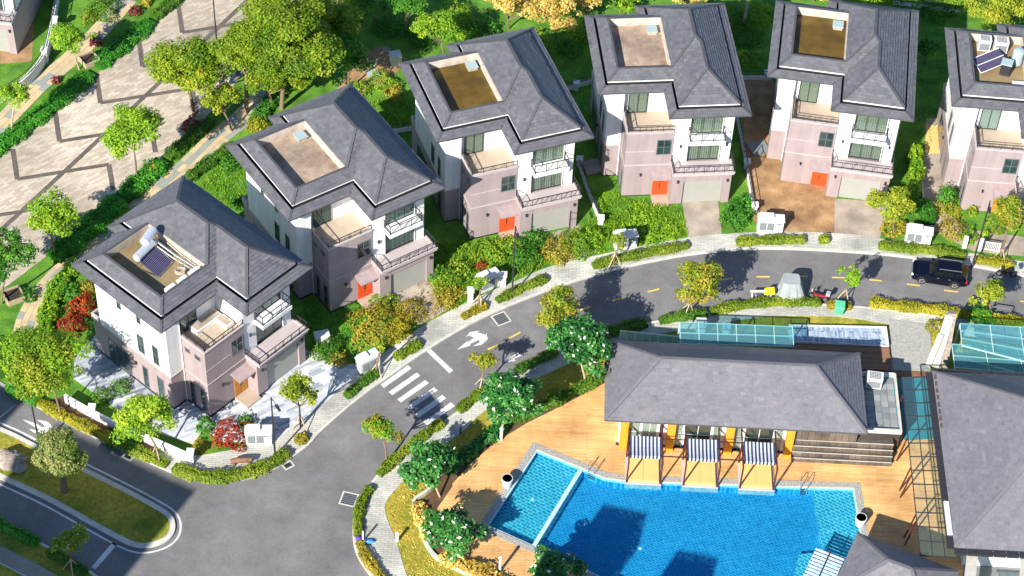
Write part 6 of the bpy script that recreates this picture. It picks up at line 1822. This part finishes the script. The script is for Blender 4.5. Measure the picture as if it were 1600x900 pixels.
# ================================================================== navy off-road car
def make_suv(loc, rz, label):
    t = empty('parked_car', loc, rz, label, 'car')
    # body: cross-sections along the length (x forward), lower shell then cabin
    def shell(secs, m, name, par=t, n=None, smooth=True):
        mb = MB(); k = len(secs[0]); vs = [p for s in secs for p in s]
        mb.faces(vs, [(i*k+j, i*k+(j+1) % k, (i+1)*k+(j+1) % k, (i+1)*k+j) for i in range(len(secs)-1) for j in range(k)])
        mb.poly(secs[0][::-1]); mb.poly(secs[-1])
        o = mb.build(name, m, par, smooth=False)
        return o
    def sec(x, hw, z0, z1, top_hw, bev=.08):
        return [(x,-hw+.05,z0),(x,hw-.05,z0),(x,hw,z0+.12),(x,hw,z1-.18),(x,top_hw,z1-bev*.3),(x,top_hw-bev,z1),(x,-top_hw+bev,z1),(x,-top_hw,z1-bev*.3),(x,-hw,z1-.18),(x,-hw,z0+.12)]
    shell([sec(2.45,.80,.42,.80,.66),sec(2.38,.90,.36,1.0,.80),sec(2.1,.96,.34,1.10,.88),sec(1.2,.98,.34,1.16,.90),sec(.95,.98,.34,1.18,.92),sec(-1.9,.98,.34,1.20,.92),sec(-2.30,.96,.36,1.16,.88),sec(-2.42,.90,.42,1.0,.80)], M['navy'], 'body')
    def cab(x, hwb, hwt, z0, z1):
        return [(x,-hwb,z0),(x,hwb,z0),(x,hwt,z1-.06),(x,hwt-.1,z1),(x,-hwt+.1,z1),(x,-hwt,z1-.06)]
    mb = MB()
    A = cab(.98,.90,.90,1.15,1.17); Bs = cab(.30,.90,.74,1.15,1.76); C_ = cab(-1.75,.90,.74,1.15,1.82); D_ = cab(-2.32,.88,.78,1.12,1.16)
    k = 6
    secs = [A, Bs, C_, D_]
    mb.faces([p for s in secs for p in s], [(i*k+j, i*k+(j+1) % k, (i+1)*k+(j+1) % k, (i+1)*k+j) for i in range(3) for j in range(k)])
    mb.build('cabin', M['navy'], t)
    # glass, slightly proud of the cabin faces
    def gl(pts, name='window'):
        P = [Vector(p) for p in pts]; nn = (P[1]-P[0]).cross(P[2]-P[0]).normalized(); cc = sum(P, Vector())/len(P)
        if nn.dot(cc-Vector((-.7,0,1.3))) < 0: P = P[::-1]; nn = -nn
        mb = MB(); a = [tuple(p+nn*.012) for p in P]; b = [tuple(p-nn*.01) for p in P]; q = len(P)
        mb.poly(a)
        for i in range(q): mb.poly([a[i], b[i], b[(i+1) % q], a[(i+1) % q]])
        mb.build(name, M['car_glass'], t)
    gl([(.93,-.78,1.20),(.93,.78,1.20),(.36,.62,1.71),(.36,-.62,1.71)], 'windscreen')
    gl([(-2.25,-.72,1.22),(-2.25,.72,1.22),(-1.82,.60,1.74),(-1.82,-.60,1.74)], 'rear_window')
    for s in (-1,1):
        gl([(.70,s*.895,1.24),(-.28,s*.895,1.24),(-.28,s*.775,1.68),(.28,s*.775,1.66)])
        gl([(-.36,s*.895,1.24),(-1.22,s*.895,1.24),(-1.22,s*.765,1.71),(-.36,s*.775,1.68)])
        gl([(-1.30,s*.895,1.24),(-2.02,s*.89,1.24),(-1.78,s*.765,1.68),(-1.30,s*.765,1.71)])
        for x in (1.48,-1.42):
            w_ = MB(); w_.tube([(x,s*.80,.38),(x,s*1.0,.38)], .39, 22); w = w_.build('wheel', M['tyre'], t)
            r_ = MB(); r_.tube([(x,s*.985,.38),(x,s*1.008,.38)], .26, 18)
            r_ = r_.build('rim', M['alloy'], w)
            sp = MB()
            for q in range(5):
                a = q*2*math.pi/5; sp.bar((x,s*1.012,.38),(x+math.cos(a)*.25,s*1.012,.38+math.sin(a)*.25),.03,.07)
            sp.build('spokes', M['metal_dark'], w)
            ar = MB(); pts = [(x+.47*math.cos(a), s*.985, .38+.47*math.sin(a)) for a in [math.pi*q/10 for q in range(11)]]
            ar.tube(pts, .05, 6); ar.build('wheel_arch', M['black'], t)
        m2 = MB(); m2.box((.60,s*1.0-.11*(s < 0)*0,1.18),(.80,s*1.16,1.32)); m2.build('mirror', M['navy'], t)
        m2 = MB(); m2.box((2.30,s*.84-.14,.82),(2.46,s*.84+.05,.98)); m2.build('headlight', M['lamp_white'], t)
        m2 = MB(); m2.box((-2.44,s*.88-.08,.80),(-2.30,s*.88+.09,1.12)); m2.build('tail_light', M['red_light'], t)
        m2 = MB(); m2.bar((.15,s*.66,1.86),(-1.75,s*.66,1.92),.05); m2.bar((.15,s*.66,1.78),(.15,s*.66,1.86),.04); m2.bar((-1.75,s*.66,1.82),(-1.75,s*.66,1.92),.04); m2.build('roof_rail', M['metal_grey'], t)
        for xx in (.05,-.95):
            m2 = MB(); m2.box((xx,s*.975,1.0),(xx+.2,s*1.005,1.04)); m2.build('door_handle', M['alloy'], t)
        m2 = MB(); m2.box((-1.0,s*.9,.26),(1.05,s*1.04,.34)); m2.build('side_step', M['black'], t)
    m2 = MB(); m2.box((2.40,-.55,.62),(2.49,.55,.92)); m2.build('grille', M['metal_grey'], t)
    m2 = MB(); m2.box((2.36,-.82,.34),(2.52,.82,.56)); m2.box((2.40,-.6,.56),(2.5,.6,.60)); m2.build('bumper', M['alloy'], t)
    m2 = MB(); m2.box((-2.52,-.82,.36),(-2.38,.82,.60)); m2.build('bumper', M['black'], t)
    return t
gA, gB = G(1422,428,0), G(1506,441,0)
ang = math.atan2(gA[1]-gB[1], gA[0]-gB[0])
gc = G(1467,431,.35)
make_suv((gc[0],gc[1],0), ang, 'navy blue off-road car parked at the kerb before the rightmost villa')
# ================================================================== two-wheelers
def scooter(loc, rz, label, body, dark, lean=0.0):
    t = empty('motorbike', loc, rz, label, 'motorbike', 'motorbikes left on the road')
    for x in (.62,-.62):
        mb = MB(); mb.tube([(x,-.06,.3),(x,.06,.3)], .30, 18); w = mb.build('wheel', M['tyre'], t)
        mb = MB(); mb.tube([(x,-.065,.3),(x,.065,.3)], .17, 14); mb.build('rim', M['alloy'], w)
    mb = MB(); k = 8
    secs = []
    for x, z, r1, r2 in ((-.85,.72,.06,.08),(-.6,.72,.17,.16),(-.2,.62,.18,.2),(.1,.48,.16,.14),(.35,.55,.15,.14),(.5,.85,.14,.22),(.58,1.0,.08,.12)):
        secs.append([(x, r1*math.cos(2*math.pi*j/k), z+r2*math.sin(2*math.pi*j/k)) for j in range(k)])
    mb.faces([p for s in secs for p in s], [(i*k+j, i*k+(j+1) % k, (i+1)*k+(j+1) % k, (i+1)*k+j) for i in range(len(secs)-1) for j in range(k)]); mb.poly(secs[0]); mb.poly(secs[-1][::-1]); mb.build('body', body, t)
    mb = MB(); mb.box((-.7,-.14,.84),(.02,.14,.92)); mb.box((-.72,-.12,.92),(-.4,.12,.96)); mb.build('seat', dark, t)
    mb = MB(); mb.tube([(.45,-.36,1.08),(.5,-.12,1.05),(.5,.12,1.05),(.45,.36,1.08)], .022, 6); mb.tube([(.62,0,.3),(.48,0,1.05)], .03, 6); mb.build('handlebar', M['metal_dark'], t)
    for y in (-.3,.3):
        mb = MB(); mb.tube([(.47,y,1.08),(.44,y*1.1,1.26)], .012, 5); lump(mb, (.44,y*1.12,1.3), (.03,.08,.05), 3, 8, 5); mb.build('mirror', M['metal_dark'], t)
    mb = MB(); mb.box((.58,-.09,.86),(.68,.09,1.0)); mb.build('headlight', M['lamp_white'], t)
    mb = MB(); mb.box((-.98,-.2,.92),(-.62,.2,1.24)); mb.build('box', M['tarp'], t)
    mb = MB(); mb.tube([(-.1,-.14,.25),(-.75,-.16,.36)], .05, 8); mb.build('exhaust', M['metal_grey'], t)
    return t
g = G(1278,468,0); scooter((g[0],g[1],0), R(160), 'dark red scooter parked beside the covered cart', M['red_paint'], M['black'])
g = G(1571,431,0); scooter((g[0],g[1],0), R(178), 'black motorbike with pale box parked right of the navy car', M['black'], M['black'])

# ================================================================== unseen blocks added to cast the shade that crosses the road and the pool
def block(corner, rz, lx, ly, h, label, towers=()):
    """a plain unseen block added to cast shade; corner = its far right corner, lx runs left, ly runs towards the viewer"""
    t = empty('shade_block', (corner[0], corner[1], 0), rz, label, 'added shade block', 'unseen blocks added for their shade')
    mb = MB(); mb.box((-lx,-ly,-.1),(0,0,h)); mb.build('wall', M['pink'], t)
    for k in range(1, int(h/3.2)):
        mb = MB(); mb.box((-lx-.2,-ly-.2,3.2*k),(.2,.2,3.2*k+.22)); mb.build('floor_band', M['white'], t)
        n = max(2, int(lx/3))
        for q in range(n):
            mb = MB(); x0 = -lx+(q+.25)*lx/n; mb.box((x0,-.05,3.2*k-2.2),(x0+lx/n*.5,.04,3.2*k-.5)); mb.build('window', M['pane_dark'], t)
    mb = MB(); mb.box((-lx-.4,-ly-.4,h),(.4,.4,h+.4)); mb.build('roof', M['ridge'], t)
    for (x, y, w_, d, hh) in towers:
        mb = MB(); mb.box((x,y,h+.4),(x+w_,y+d,hh)); mb.faces([(x,y,hh),(x+w_,y,hh),(x+w_,y+d,hh),(x,y+d,hh),(x+w_/2,y+d/2,hh+1.2)], [(0,1,4),(1,2,4),(2,3,4),(3,0,4)]); mb.build('shade_tower', M['white'], t)  # towers added to shape the shade falling on the pool
    return t
def shade_corner(px, py, h):
    g = G(px, py, 0); k = h/math.tan(SUN_EL); return (g[0]-k*math.sin(SUN_AZ), g[1]-k*math.cos(SUN_AZ))
c = shade_corner(296,768,34)
block(c, R(-26), 13.0, 26, 33.6, 'unseen block added beyond the lower left to shade the road')
c2 = (c[0]-17.5*math.cos(R(26)), c[1]+17.5*math.sin(R(26)))
block(c2, R(-26), 14.0, 26, 34.5, 'second unseen block added beyond the left to shade the road')
c = shade_corner(975,835,22)
block((c[0]+9, c[1]-1.5), R(-12), 22, 12, 15.0, 'unseen stepped block added below the frame to shade the pool', [(-12.6,-4.5,3.6,3.6,23.6),(-5.6,-6.3,3.2,3.4,23.0)])
